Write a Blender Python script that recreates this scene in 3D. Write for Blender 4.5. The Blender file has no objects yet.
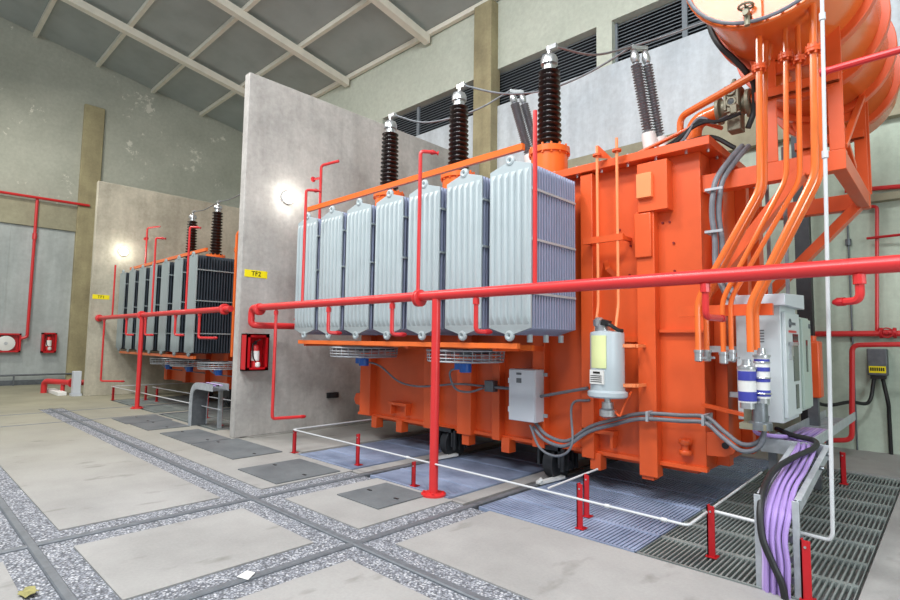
import bpy, bmesh, math, random
from mathutils import Vector, Matrix
random.seed(7)
COL = bpy.context.scene.collection
PI = math.pi
# ------------------------------------------------------------------ camera
H = 1.6
FO, YAW, PITCH, ROLL = 535.457, 0.756315, 0.0769455, 0.0137498
_f = Vector((-math.sin(YAW)*math.cos(PITCH), math.cos(YAW)*math.cos(PITCH), math.sin(PITCH)))
_r0 = Vector((math.cos(YAW), math.sin(YAW), 0)); _u0 = _r0.cross(_f)
_r = math.cos(ROLL)*_r0 + math.sin(ROLL)*_u0
_u = -math.sin(ROLL)*_r0 + math.cos(ROLL)*_u0
CAMP = Vector((0, 0, H))
def W(px, py, ax, val):
    """world point seen at a pixel of the photograph, at a known x, y or z"""
    d = _f + (px-450)/FO*_r - (py-300)/FO*_u
    i = 'xyz'.index(ax)
    return CAMP + d*((val-CAMP[i])/d[i])
cam = bpy.data.cameras.new('camera'); co = bpy.data.objects.new('camera', cam); COL.objects.link(co)
cam.sensor_width = 36; cam.lens = FO/900*36; cam.clip_end = 200
M3 = Matrix((_r, _u, -_f)).transposed()
co.matrix_world = Matrix.Translation(CAMP) @ M3.to_4x4()
bpy.context.scene.camera = co

# ------------------------------------------------------------------ materials
def lin(c):
    if isinstance(c, str): c = [int(c[i:i+2], 16)/255 for i in (0, 2, 4)]
    return tuple((x/12.92 if x <= .04045 else ((x+.055)/1.055)**2.4) for x in c)+(1,)
class Nt:
    def __init__(s, name):
        s.m = bpy.data.materials.new(name); s.m.use_nodes = True
        s.t = s.m.node_tree; s.b = s.t.nodes['Principled BSDF']
        g = s.n('ShaderNodeNewGeometry'); s.pos = g.outputs['Position']
    def n(s, k, **kw):
        x = s.t.nodes.new(k)
        for a, v in kw.items(): setattr(x, a, v)
        return x
    def l(s, a, b): s.t.links.new(a, b)
    def noise(s, scale, detail=4, rough=.55, vec=None):
        x = s.n('ShaderNodeTexNoise'); x.inputs['Scale'].default_value = scale
        x.inputs['Detail'].default_value = detail; x.inputs['Roughness'].default_value = rough
        s.l(vec or s.pos, x.inputs['Vector']); return x.outputs['Fac']
    def ramp(s, fac, stops):
        x = s.n('ShaderNodeValToRGB'); e = x.color_ramp.elements
        while len(e) < len(stops): e.new(.5)
        for k, (p, c) in enumerate(stops):
            e[k].position = p; e[k].color = c if len(c) == 4 else (*c, 1)
        s.l(fac, x.inputs['Fac']); return x.outputs['Color']
    def mix(s, fac, a, b, mode='MIX'):
        x = s.n('ShaderNodeMix', data_type='RGBA', blend_type=mode)
        for sock, v in ((x.inputs['Factor'], fac), (x.inputs[6], a), (x.inputs[7], b)):
            if hasattr(v, 'links'): s.l(v, sock)
            else: sock.default_value = v
        return x.outputs[2]
    def mapping(s, sc, vec=None):
        x = s.n('ShaderNodeMapping'); x.inputs['Scale'].default_value = sc
        s.l(vec or s.pos, x.inputs['Vector']); return x.outputs['Vector']
    def bump(s, fac, strength=.2, dist=.01):
        x = s.n('ShaderNodeBump'); x.inputs['Strength'].default_value = strength
        x.inputs['Distance'].default_value = dist; s.l(fac, x.inputs['Height'])
        s.l(x.outputs['Normal'], s.b.inputs['Normal'])
    def col(s, c): s.l(c, s.b.inputs['Base Color'])
    def rough(s, v, metal=0):
        s.b.inputs['Roughness'].default_value = v; s.b.inputs['Metallic'].default_value = metal
def paint(name, c, rough=.4, metal=0, var=.12, scale=3.0):
    k = Nt(name); c = lin(c); d = tuple(x*(1-var) for x in c[:3])+(1,); e = tuple(min(1, x*(1+var*.6)) for x in c[:3])+(1,)
    k.col(k.ramp(k.noise(scale, 5), ((.3, d), (.5, c), (.72, e)))); k.rough(rough, metal); return k.m
def metal(name, c, rough=.35, m=.85, var=.2):
    k = Nt(name); c = lin(c); d = tuple(x*(1-var) for x in c[:3])+(1,)
    k.col(k.ramp(k.noise(14, 5), ((.35, d), (.65, c)))); k.rough(rough, m); return k.m
def concrete(name, c, c2, blotch=1.2, rough=.85, peel=None, fine=18, streak=False, bump=.15, blot2=False):
    k = Nt(name); a = lin(c); b = lin(c2)
    base = k.ramp(k.noise(blotch, 6, .6), ((.32, b), (.62, a)))
    fn = k.noise(fine, 4, .7)
    base = k.mix(.35, base, k.ramp(fn, ((.3, (.55, .55, .55, 1)), (.7, (1, 1, 1, 1)))), 'MULTIPLY')
    if streak:
        st = k.noise(3.0, 5, .6, k.mapping((1, 1, .12)))
        base = k.mix(.45, base, k.ramp(st, ((.35, (.62, .61, .6, 1)), (.62, (1, 1, 1, 1)))), 'MULTIPLY')
    if blot2:
        b2 = k.noise(2.3, 7, .65)
        base = k.mix(.5, base, k.ramp(b2, ((.3, (.66, .65, .64, 1)), (.55, (1, 1, 1, 1)))), 'MULTIPLY')
    if peel:
        pn = k.noise(.8, 10, .78)
        base = k.mix(k.ramp(pn, ((.60, (0, 0, 0, 1)), (.625, (.8, .8, .8, 1)))), base, lin(peel))
    k.col(base); k.rough(rough); k.bump(fn, bump, .004); return k.m
M = {}
M['orange'] = paint('orange paint', 'DA5827', .36, var=.07)
M['orange2'] = paint('orange paint glossy', 'E46E30', .2, var=.05)
M['orange_faded'] = paint('sun faded orange paint', 'EE8A55', .42, var=.05)
M['red'] = paint('red fire pipe paint', 'CE3032', .33, var=.07)
M['redpost'] = paint('red barrier paint', 'B8141E', .45, var=.12)
M['redbox'] = paint('red enamel', 'C4121C', .3, var=.05)
M['dred'] = paint('dark red inside', '7E1416', .5)
M['fin'] = paint('radiator grey paint', 'A8B4B8', .42, var=.05)
M['fin_side'] = paint('radiator fin bluish grey', '9DA7C2', .4, var=.06)
M['fin1'] = paint('far radiator grey', '909C9E', .5, var=.06)  # far radiator fronts, a duller and darker grey than the near ones
M['fin1_side'] = paint('radiator fins in painted shade', '3E4852', .5, var=.1)  # far fins: shade between the radiators put into the colour
M['grey_box'] = paint('light grey enamel', 'C6CCD4', .35, var=.03)
M['cab'] = paint('grey cabinet enamel', 'C3CBCE', .38, var=.04)
M['cabgreen'] = paint('pale green grey enamel', 'A9B8B0', .4, var=.04)
M['breather'] = paint('silver grey paint', 'B4C0C6', .35, var=.05)
M['white'] = paint('white paint', 'E2E2E0', .4, var=.04)
M['whitepipe'] = paint('white pipe', 'C6C9CC', .35, var=.05)
M['galv'] = metal('galvanised steel', 'B4BAC0', .45, .3)
M['galvd'] = metal('weathered steel', '6F747A', .5, .6)
M['rail'] = metal('worn rail steel', '767B82', .5, .3)
M['steel'] = metal('bare steel', '90969C', .35, .8)
M['alu'] = metal('cast aluminium', 'CACDD0', .3, .8)
M['dark'] = paint('black rubber', '1B1C1E', .5)
M['cast'] = metal('cast iron', '3A3C40', .5, .5)
M['porcelain'] = paint('brown porcelain', '1F1412', .3, var=.15)
M['polymer'] = paint('grey polymer shed', '8A9096', .4)
M['blue'] = paint('blue motor enamel', '1C5FB8', .35)
M['navy'] = paint('navy blue cloth', '3B41A0', .5)
M['valve'] = metal('olive grey cast body', '8F8C78', .5, .3)
M['conduit'] = paint('grey flexible conduit', '70747B', .45, var=.15, scale=20)
M['purple'] = paint('purple cable sheath', 'A68BCB', .45, var=.1)
M['purple2'] = paint('violet cable sheath', 'C3AEDF', .45, var=.1)
M['yellow'] = paint('yellow sign', 'F2E012', .45, var=.02)
M['black'] = paint('black ink', '15140E', .6)
M['paper'] = paint('paper', 'E9E9E6', .8, var=.02)
M['label'] = paint('pale yellow label', 'DCE4A6', .55, var=.05)
M['leaf'] = paint('dry leaf', '97925C', .7, var=.3, scale=40)
M['wire'] = metal('stranded wire', '9AA0A6', .4, .7)
M['glass'] = paint('dark window', '23282C', .12)
M['beam'] = paint('cream painted steel', 'EEEADC', .5, var=.07)
M['sheet'] = paint('grey roof sheet', 'ABB3B2', .6, var=.12, scale=1.2)
M['plate'] = concrete('steel hatch plate', '6F7478', '5B6065', 2.0, .6, fine=40, bump=.1)
M['pillar'] = concrete('olive concrete pillar', 'B3A985', '9C9273', 1.5, .85, streak=True)
M['wall_up'] = concrete('pale green wall paint', 'D2D8CA', 'C6CDBF', .7, .8, fine=9, bump=.05)
M['wall_mid'] = concrete('pale blue grey wall band', 'D6DEE4', 'CAD4DC', .7, .75, fine=9, streak=True, bump=.05)  # middle band of the back wall, paler and bluer than the rest
M['wall_low'] = concrete('pale mint wall paint', 'C8D6C6', 'B8C8B8', .7, .75, fine=9, streak=True, bump=.05)
M['wall_left'] = concrete('grey green peeling paint', 'BDBFB3', 'ACAEA2', .6, .85, peel='E2E0D4', fine=9, streak=False)
M['door'] = concrete('pale grey panel', 'BCC3C3', 'AEB6B7', .5, .7, fine=6, streak=True, bump=.04)
M['conc_wall'] = concrete('cast concrete', 'C6C3BF', 'ACAAA7', .75, .85, fine=12, streak=True, blot2=True)
M['conc_wall2'] = concrete('warm cast concrete', 'C9C4B2', 'B1AC9B', .75, .85, fine=12, streak=True, blot2=True)
M['beam_conc'] = concrete('olive concrete beam', 'A9A58D', '938F7B', 1.0, .85, fine=10)
M['slate'] = paint('dark louver slat', '7D858D', .5)
# aisle concrete: paler near the trench, warmer and stained towards the far end wall, with dark scuffs
k = Nt('floor concrete')
base = k.ramp(k.noise(.9, 6, .6), ((.3, lin('8F8E8D')), (.6, lin('A3A2A1'))))
sp = k.n('ShaderNodeSeparateXYZ'); k.l(k.pos, sp.inputs[0])
mr = k.n('ShaderNodeMapRange'); mr.inputs['From Min'].default_value = -16; mr.inputs['From Max'].default_value = -6
k.l(sp.outputs['X'], mr.inputs['Value'])
base = k.mix(mr.outputs['Result'], k.ramp(k.noise(.8, 6), ((.3, lin('8A8876')), (.65, lin('A09D89')))), base)
st = k.noise(2.6, 3, .5, k.mapping((1.6, .7, 1)))
base = k.mix(k.ramp(st, ((.63, (0, 0, 0, 1)), (.75, (.6, .6, .6, 1)))), base, lin('6F6E68'))
fn = k.noise(45, 4, .7)
base = k.mix(.3, base, k.ramp(fn, ((.3, (.6, .6, .6, 1)), (.7, (1, 1, 1, 1)))), 'MULTIPLY')
k.col(base); k.rough(.75); k.bump(fn, .12, .003); M['floor'] = k.m
# crushed stone
k = Nt('crushed stone')
v = k.n('ShaderNodeTexVoronoi'); v.inputs['Scale'].default_value = 70; k.l(k.pos, v.inputs['Vector'])
vc = k.n('ShaderNodeSeparateColor'); k.l(v.outputs['Color'], vc.inputs[0])
base = k.ramp(vc.outputs[0], ((0, lin('55585F')), (.35, lin('80848E')), (.7, lin('9CA0AA')), (1, lin('CFD1D6'))))
base = k.mix(k.ramp(v.outputs['Distance'], ((.35, (0, 0, 0, 1)), (.75, (.7, .7, .7, 1)))), base, lin('3A3B40'))
k.col(base); k.rough(.8); k.bump(v.outputs['Distance'], -.9, .02); M['gravel'] = k.m
# same slotted grating near the rails, bluish light put into its colour
k = Nt('blue lit plank')
base = k.ramp(k.noise(2.2, 6, .6), ((.3, lin('7886A2')), (.6, lin('9CAAC6'))))
k.col(base); k.rough(.5, .1); M['plank'] = k.m
k = Nt('grey plank')
k.col(k.ramp(k.noise(2.2, 6, .6), ((.3, lin('7A8282')), (.6, lin('969E9C'))))); k.rough(.5, .2); M['plank2'] = k.m
def emit(name, c, s):
    k = Nt(name); k.b.inputs['Base Color'].default_value = lin(c)
    k.b.inputs['Emission Color'].default_value = lin(c); k.b.inputs['Emission Strength'].default_value = s; return k.m
M['lamp'] = emit('lit lamp glass', 'FFFDF2', 14)

# ------------------------------------------------------------------ mesh builder
V = Vector
def fillet(pts, rad, n=6):
    pts = [V(p) for p in pts]; out = [pts[0]]
    for i in range(1, len(pts)-1):
        a, b, c = pts[i-1], pts[i], pts[i+1]
        u = (a-b); w = (c-b); lu, lw = u.length, w.length
        if lu < 1e-6 or lw < 1e-6: continue
        u /= lu; w /= lw
        r = min(rad, lu*.48, lw*.48)
        if abs(u.dot(w)) > .999: out.append(b); continue
        p0 = b+u*r; p1 = b+w*r
        for k in range(n+1):
            t = k/n
            out.append(p0*(1-t)**2 + b*2*t*(1-t) + p1*t*t)
    out.append(pts[-1]); return out
def spline(pts, n=8):
    pts = [V(p) for p in pts]; q = [pts[0]*2-pts[1]]+pts+[pts[-1]*2-pts[-2]]; out = []
    for i in range(1, len(q)-2):
        for k in range(n):
            t = k/n; a, b, c, d = q[i-1], q[i], q[i+1], q[i+2]
            out.append(.5*((2*b)+(c-a)*t+(2*a-5*b+4*c-d)*t*t+(3*b-a-3*c+d)*t**3))
    out.append(pts[-1]); return out
class MB:
    def __init__(s): s.bm = bmesh.new()
    def face(s, vs):
        try: return s.bm.faces.new(vs)
        except ValueError: pass
    def hexa(s, p):
        v = [s.bm.verts.new(q) for q in p]
        for f in ((0, 3, 2, 1), (4, 5, 6, 7), (0, 1, 5, 4), (1, 2, 6, 5), (2, 3, 7, 6), (3, 0, 4, 7)): s.face([v[i] for i in f])
        return s
    def box(s, x0, y0, z0, x1, y1, z1):
        return s.hexa([(x0, y0, z0), (x1, y0, z0), (x1, y1, z0), (x0, y1, z0), (x0, y0, z1), (x1, y0, z1), (x1, y1, z1), (x0, y1, z1)])
    def bar(s, a, b, w, h, up=(0, 0, 1)):
        a, b = V(a), V(b); d = (b-a).normalized(); up = V(up)
        sd = d.cross(up)
        if sd.length < 1e-4: sd = d.cross(V((0, 1, 0)))
        sd.normalize(); up = sd.cross(d).normalized(); sd *= w/2; up *= h/2
        return s.hexa([a-sd-up, a+sd-up, b+sd-up, b-sd-up, a-sd+up, a+sd+up, b+sd+up, b-sd+up])
    def prism(s, poly, vec):
        vec = V(vec); a = [s.bm.verts.new(V(p)) for p in poly]; b = [s.bm.verts.new(V(p)+vec) for p in poly]
        n = len(a); s.face(a[::-1]); s.face(b)
        for i in range(n): s.face([a[i], a[(i+1) % n], b[(i+1) % n], b[i]])
        return s
    def tube(s, pts, r, n=10, cap=True):
        pts = [V(p) for p in pts]
        pts = [p for i, p in enumerate(pts) if i == 0 or (p-pts[i-1]).length > 1e-5]
        rs = r if isinstance(r, (list, tuple)) else [r]*len(pts)
        t0 = (pts[1]-pts[0]).normalized()
        nrm = t0.orthogonal().normalized(); rings = []; tp = t0
        for i, p in enumerate(pts):
            t = (pts[min(i+1, len(pts)-1)]-pts[max(i-1, 0)]).normalized()
            q = tp.rotation_difference(t); nrm = q @ nrm; nrm = (nrm-t*nrm.dot(t)).normalized(); tp = t
            bn = t.cross(nrm)
            rings.append([s.bm.verts.new(p+(nrm*math.cos(2*PI*k/n)+bn*math.sin(2*PI*k/n))*rs[i]) for k in range(n)])
        for a, b in zip(rings, rings[1:]):
            for k in range(n): s.face([a[k], a[(k+1) % n], b[(k+1) % n], b[k]])
        if cap: s.face(rings[0][::-1]); s.face(rings[-1])
        return s
    def cyl(s, a, b, r, n=16): return s.tube([a, b], r, n)
    def lathe(s, base, prof, axis=(0, 0, 1), n=20):
        """prof: (radius, distance along the axis)"""
        base = V(base); ax = V(axis).normalized(); u = ax.orthogonal().normalized(); w = ax.cross(u); rings = []
        for r, t in prof:
            c = base+ax*t
            rings.append([s.bm.verts.new(c+(u*math.cos(2*PI*k/n)+w*math.sin(2*PI*k/n))*max(r, 1e-4)) for k in range(n)])
        for a, b in zip(rings, rings[1:]):
            for k in range(n): s.face([a[k], a[(k+1) % n], b[(k+1) % n], b[k]])
        s.face(rings[0][::-1]); s.face(rings[-1]); return s
    def ring(s, c, R, r, axis=(0, 0, 1), n=20, m=8, a0=0, a1=2*PI):
        ax = V(axis).normalized(); u = ax.orthogonal().normalized(); w = ax.cross(u); c = V(c)
        full = abs(a1-a0-2*PI) < 1e-6; cnt = n if full else n+1; rings = []
        for i in range(cnt):
            a = a0+(a1-a0)*i/n; d = u*math.cos(a)+w*math.sin(a)
            rings.append([s.bm.verts.new(c+d*(R+r*math.cos(2*PI*j/m))+ax*r*math.sin(2*PI*j/m)) for j in range(m)])
        for i in range(n if full else n):
            a = rings[i]; b = rings[(i+1) % cnt]
            for j in range(m): s.face([a[j], a[(j+1) % m], b[(j+1) % m], b[j]])
        return s
    def sphere(s, c, r, n=10):
        bmesh.ops.create_uvsphere(s.bm, u_segments=n+2, v_segments=n, radius=r, matrix=Matrix.Translation(V(c))); return s
    def build(s, name, mat, parent=None, bevel=0, sharp=35, kind=None, label=None, org=None):
        bm = s.bm; bmesh.ops.recalc_face_normals(bm, faces=bm.faces)
        me = bpy.data.meshes.new(name); o = bpy.data.objects.new(name, me); COL.objects.link(o)
        if parent is not None:
            root = parent
            while root.parent: root = root.parent
            off = V(root.location)
            o.parent = parent
        else:
            lo = V([min(v.co[i] for v in bm.verts) for i in range(3)]); hi = V([max(v.co[i] for v in bm.verts) for i in range(3)])
            off = V(org) if org else V(((lo.x+hi.x)/2, (lo.y+hi.y)/2, lo.z)); o.location = off
        bmesh.ops.translate(bm, vec=-off, verts=bm.verts)
        bm.to_mesh(me); bm.free()
        me.shade_smooth(); me.set_sharp_from_angle(angle=math.radians(sharp))
        me.materials.append(M[mat] if isinstance(mat, str) else mat)
        if bevel:
            b = o.modifiers.new('bevel', 'BEVEL'); b.width = bevel; b.segments = 2; b.limit_method = 'ANGLE'; b.angle_limit = math.radians(40)
        if kind: o['kind'] = kind
        if label: o['label'] = label
        return o
def tag(o, label, cat, group=None, kind=None):
    o['label'] = label; o['category'] = cat
    if group: o['group'] = group
    if kind: o['kind'] = kind
    return o
def thing(name, loc, label, cat, group=None):
    o = bpy.data.objects.new(name, None); COL.objects.link(o); o.location = loc; o.empty_display_size = .1
    return tag(o, label, cat, group)
def copy_tree(o, delta, label, parent=None):
    c = o.copy(); COL.objects.link(c)
    if parent is None: c.location = V(o.location)+V(delta); c['label'] = label
    else: c.parent = parent
    for ch in list(o.children): copy_tree(ch, delta, label, c)
    return c
def text_mesh(name, txt, size, origin, xdir, zdir, mat, parent, depth=.003):
    cu = bpy.data.curves.new(name, 'FONT'); cu.body = txt; cu.size = size; cu.extrude = depth; cu.align_x = 'CENTER'; cu.align_y = 'CENTER'
    t = bpy.data.objects.new(name, cu); COL.objects.link(t)
    dg = bpy.context.evaluated_depsgraph_get(); me = bpy.data.meshes.new_from_object(t.evaluated_get(dg))
    bpy.data.objects.remove(t); bpy.data.curves.remove(cu)
    x = V(xdir).normalized(); z = V(zdir).normalized(); n = x.cross(z)
    root = parent
    while root.parent: root = root.parent
    me.transform(Matrix.Translation(V(origin)-V(root.location)) @ Matrix((x, z, n)).transposed().to_4x4())
    o = bpy.data.objects.new(name, me); COL.objects.link(o); o.parent = parent
    me.materials.clear(); me.materials.append(M[mat]); return o
def struct(mb, name, mat, **kw):
    return mb.build(name, mat, kind='structure', **kw)

# ------------------------------------------------------------------ setting
YB, XL = 10.3, -22.0                      # back wall and left end wall
XW2, XW1 = -8.5, -17.0                    # right faces of the two fire walls
RX = [0.9, 2.68]                          # rails along the aisle (Y)
RY = [-5.22, -3.53]; RY1 = [-13.9, -12.2] # rails running in to the transformers (X)
# floor slabs between gravel strips
f = MB(); f.box(XL-.2, -7, -1.0, 7, 10.5, -.75)
gx = [(-5.47, -4.98), (-3.77, -3.29)]
ys = [(-7, .70), (1.12, 2.46), (2.90, 4.08)]
for k, (y0, y1) in enumerate(ys):
    xs = [XL-.2]+[v for g in gx for v in g]+[7]
    for a, b in zip(xs[::2], xs[1::2]):
        if k < 2 or a > -20: f.box(a, y0, -.75, b, y1, 0)
        else: f.box(a, y0, -.75, b, y1, 0)
# far end of the aisle where the second gravel strip stops
f.box(XL-.2, 2.46, -.75, -14.6, 2.90, 0)
f.box(-.52, 4.08, -.75, 7, 10.5, 0); f.box(XL-.2, 4.08, -.75, XW1, 10.5, 0)
f.box(XW1-.1, 8.6, -.75, -.5, 10.5, .02)          # curb in front of the back wall
f.box(-8.7, 4.08, -.75, XW2+.05, 8.7, 0.0)
f.box(-9.4, 4.08, -.75, -8.6, 4.30, 0)
f.box(-8.5, 4.08, -.75, -6.78, 4.2, 0); f.box(-6.95, 4.08, -.75, -5.47, 4.1, 0)
struct(f, 'floor', 'floor')
g = MB()
g.box(XL, .70, -.12, 7, 1.12, -.012); g.box(-14.6, 2.46, -.12, 7, 2.90, -.012)
for a, b in gx:
    for y0, y1 in ((-7, .70), (1.12, 2.46), (2.9, 4.05)): g.box(a, y0, -.12, b, y1, -.012)
tag(g.build('gravel', 'gravel'), 'crushed grey stone filling the strips along the floor rails', 'gravel', kind='stuff')
# concrete lips around the trench hatches are part of the floor; dark joints cut by hatch plates
def hatch(x0, y0, x1, y1, label, seam=True):
    t = thing('floor_hatch', ((x0+x1)/2, (y0+y1)/2, .0), label, 'hatch', 'steel hatch plates in the aisle floor')
    MB().box(x0, y0, .001, x1, y1, .012).build('cover_plate', 'plate', t, .003)
    h = MB()
    for sx in (x0+.12, x1-.12): h.box(sx-.03, (y0+y1)/2-.012, .012, sx+.03, (y0+y1)/2+.012, .017)
    h.build('lifting_slot', 'dark', t)
hatch(-6.45, 3.10, -5.52, 3.95, 'dark grey square hatch plate left of the rails, before the white rail corner')
hatch(-4.72, 3.34, -4.05, 4.00, 'small dark grey steel hatch plate between the two rails, beside the tall red post')
hatch(-8.42, 3.30, -7.02, 4.02, 'grey steel hatch plate at the foot of the concrete wall with the yellow TF2 sign')
hatch(-9.72, 3.30, -8.46, 3.93, 'grey steel hatch plate just left of the concrete wall, beside the galvanised cable duct')
hatch(-11.1, 3.25, -10.15, 3.95, 'small grey steel hatch plate where the galvanised cable duct enters the floor')
hatch(-12.05, 3.20, -11.14, 4.00, 'grey steel hatch plate farthest to the left, in front of the far transformer')
# rails
def rail(a, b, label, w=.065):
    m = MB(); a, b = V(a), V(b); d = (b-a).normalized(); s_ = d.cross(V((0, 0, 1)))*w/2
    prof = [(-1, -.07), (1, -.07), (1, -.004), (.75, .004), (-.75, .004), (-1, -.004)]
    m.prism([a+s_*u+V((0, 0, z)) for u, z in prof], b-a)
    tag(m.build('floor_rail', 'rail'), label, 'rail', 'steel rails set in the floor')
rail((XL+.3, RX[0], .003), (6, RX[0], .003), 'steel floor rail along the aisle, nearest the camera')
rail((-14.6, RX[1], .003), (6, RX[1], .003), 'steel floor rail along the aisle, closer to the transformers')
rail((RY[0], -5, 0), (RY[0], 8.4, 0), 'steel floor rail running under the near transformer, left of the pair')
rail((RY[1], -5, 0), (RY[1], 8.4, 0), 'steel floor rail running under the near transformer, right of the pair, under the visible wheel')
rail((RY1[0], -3, .001), (RY1[0], 8.4, .001), 'steel floor rail running under the far transformer, left of the pair', .06)
rail((RY1[1], -3, .001), (RY1[1], 8.4, .001), 'steel floor rail running under the far transformer, right of the pair', .06)
# rail beams over the pit
b = MB()
for x in RY+RY1:
    b.box(x-.12, 4.1, -.75, x+.05, 8.6, -.07)
    b.box(x-.32, 4.1, -.75, x-.12, 8.6, -.015)
struct(b, 'trim_1', 'floor')
# gratings (planks lying along x)
def planks(x0, x1, y0, y1, dy, mat, label, grp, bw=.010, pitch=.034):
    proto = None; n = int(round((y1-y0)/dy))
    for i in range(n):
        y = y0+i*dy
        if proto is None:
            m = MB(); e = .02; g0 = .006
            m.box(x0, y+g0, -.045, x1, y+e+g0, 0); m.box(x0, y+dy-e, -.045, x1, y+dy, 0)
            nb = max(2, int((x1-x0)/pitch)); st = (x1-x0)/nb
            for k in range(nb+1):
                xx = x0+k*st
                m.box(max(x0, xx-bw/2), y+e+g0, -.03, min(x1, xx+bw/2), y+dy-e, -.004)
            proto = tag(m.build('floor_grating', mat), label, 'grating', grp); o = proto
        else: o = copy_tree(proto, (0, i*dy, 0), label)
    return
planks(-1.86, -.54, 4.10, 8.6, .5, 'plank2', 'galvanised slotted grating panel in the floor right of the near transformer', 'slotted grating panels right of the near transformer', .011, .034)
planks(-3.45, -1.88, 4.10, 8.6, .5, 'plank', 'blue grey slotted grating panel under the right end of the near transformer', 'grating panels under the right end of the near transformer', .024, .036)
planks(-5.14, -3.87, 4.10, 8.6, .5, 'plank', 'blue grey slotted grating panel between the two rails under the near transformer', 'grating panels between the rails of the near transformer', .026, .036)
planks(-6.76, -5.56, 4.12, 8.6, .5, 'plank', 'blue grey slotted grating panel left of the rails under the near transformer', 'grating panels left of the rails of the near transformer', .026, .036)
planks(-12.1, -9.42, 4.15, 8.6, .6, 'plank2', 'grey grating panel in the floor right of the rails of the far transformer', 'grating panels right of the rails of the far transformer', .05, .1)
planks(-13.82, -12.55, 4.15, 8.6, .6, 'plank2', 'grey grating panel between the rails of the far transformer', 'grating panels between the rails of the far transformer', .05, .1)
planks(-15.6, -14.25, 4.15, 8.6, .6, 'plank2', 'grey grating panel left of the rails of the far transformer', 'grating panels left of the rails of the far transformer', .05, .1)
f = MB(); f.box(-8.5, 4.2, -.75, -6.78, 8.6, -.02); f.box(XW1, 4.08, -.75, -15.65, 8.6, 0); f.box(-9.4, 4.3, -.75, -8.66, 8.6, -.01)
f.box(-7.05, 4.2, -.05, -6.8, 8.6, .01)
struct(f, 'trim_2', 'floor')
# back wall with louvred openings
LV = [(-20.0, -13.1), (-12.72, -5.43), (-5.07, 2.2)]; LZ0, LZ1 = 7.53, 8.5
m = MB(); m.box(XL-.3, YB, LZ1, 6, YB+.35, 10.6)
xs = [XL-.3]+[v for p in LV for v in p]+[6]
for a, b in zip(xs[::2], xs[1::2]): m.box(a, YB, LZ0, b, YB+.35, LZ1)
struct(m, 'wall_back', 'wall_up')
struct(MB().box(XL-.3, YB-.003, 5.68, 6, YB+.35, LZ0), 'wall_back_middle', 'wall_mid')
struct(MB().box(XL-.3, YB+.14, 0, 6, YB+.35, 5.68), 'wall_back_lower', 'wall_low')
struct(MB().box(XL-.3, YB-.02, 5.1, 6, YB+.36, 5.675), 'trim_3', 'beam_conc')
for i, (a, b) in enumerate(LV):
    m = MB(); n = 13
    for k in range(n):
        z = LZ0+(LZ1-LZ0)*(k+.5)/n
        m.hexa([(a, YB+.17, z-.035), (b, YB+.17, z-.035), (b, YB+.25, z+.025), (a, YB+.25, z+.025), (a, YB+.17, z-.025), (b, YB+.17, z-.025), (b, YB+.25, z+.035), (a, YB+.25, z+.035)])
    w = struct(m, 'window_%d' % (i+1), 'slate')
    m = MB(); nn = 5
    for k in range(nn+1):
        x = a+(b-a)*k/nn; m.box(x-.05, YB+.15, LZ0, x+.05, YB+.2, LZ1)
    m.build('mullion', 'slate', w)
    MB().box(a, YB+.3, LZ0, b, YB+.33, LZ1).build('backing_panel', 'cast', w)
# pillars
m = MB()
for x in (-8.45, -16.95): m.box(x-.29, YB-.28, 0, x+.29, YB+.1, 10.25)
struct(m, 'trim_4', 'pillar', bevel=.02)
m = MB(); pts = [W(a, b, 'y', YB-.06) for a, b in ((157, 190), (166, 187.5), (181, 190), (196, 196), (206, 202), (215, 210))]
m.prism(pts+[pts[-1]+V((0, 0, -1.2)), pts[0]+V((0, 0, -1.2))], (0, .1, 0)); struct(m, 'trim_41', 'beam_conc')
# left end wall
SL = .172
zr = lambda y: 10.42+(10.3-y)*SL
m = MB(); m.prism([(XL, -7, 6.05), (XL, YB+.3, 6.05), (XL, YB+.3, zr(YB+.3)), (XL, -7, zr(-7))], (-.3, 0, 0))
m.box(XL-.3, 5.0, 0, XL, YB+.3, 6.05)
struct(m, 'wall_left', 'wall_left')
struct(MB().box(XL-.3, -7, 5.2, XL+.02, 4.4, 6.05), 'trim_5', 'beam_conc')
struct(MB().box(XL-.3, 4.4, 0, XL+.12, 5.02, 9.75), 'trim_6', 'pillar', bevel=.02)
d = struct(MB().box(XL-.2, -7, .0, XL-.06, 4.4, 5.2), 'door_1', 'door')
m = MB()
for y in (-4, -.6, 2.65): m.box(XL-.065, y-.02, .35, XL-.045, y+.02, 5.2)
m.build('panel_joint', 'door', d)
MB().box(XL-.07, -7, 0.0, XL-.02, 4.4, .16).build('threshold', 'galvd', d)
# rounded patch on the end wall beyond the first fire wall (arched recess)
# fire walls
struct(MB().box(XW2-.17, 4.0, 0, XW2, YB-.28, 6.1), 'wall_middle', 'conc_wall', bevel=.01)
struct(MB().box(XW1-.17, 3.85, 0, XW1, YB-.28, 5.88), 'wall_far', 'conc_wall2', bevel=.01)
struct(MB().box(6, -7, 0, 6.3, YB+.35, 13.3), 'wall_right_unseen', 'wall_low')  # unseen wall, added to hold back sky light from the right
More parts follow.
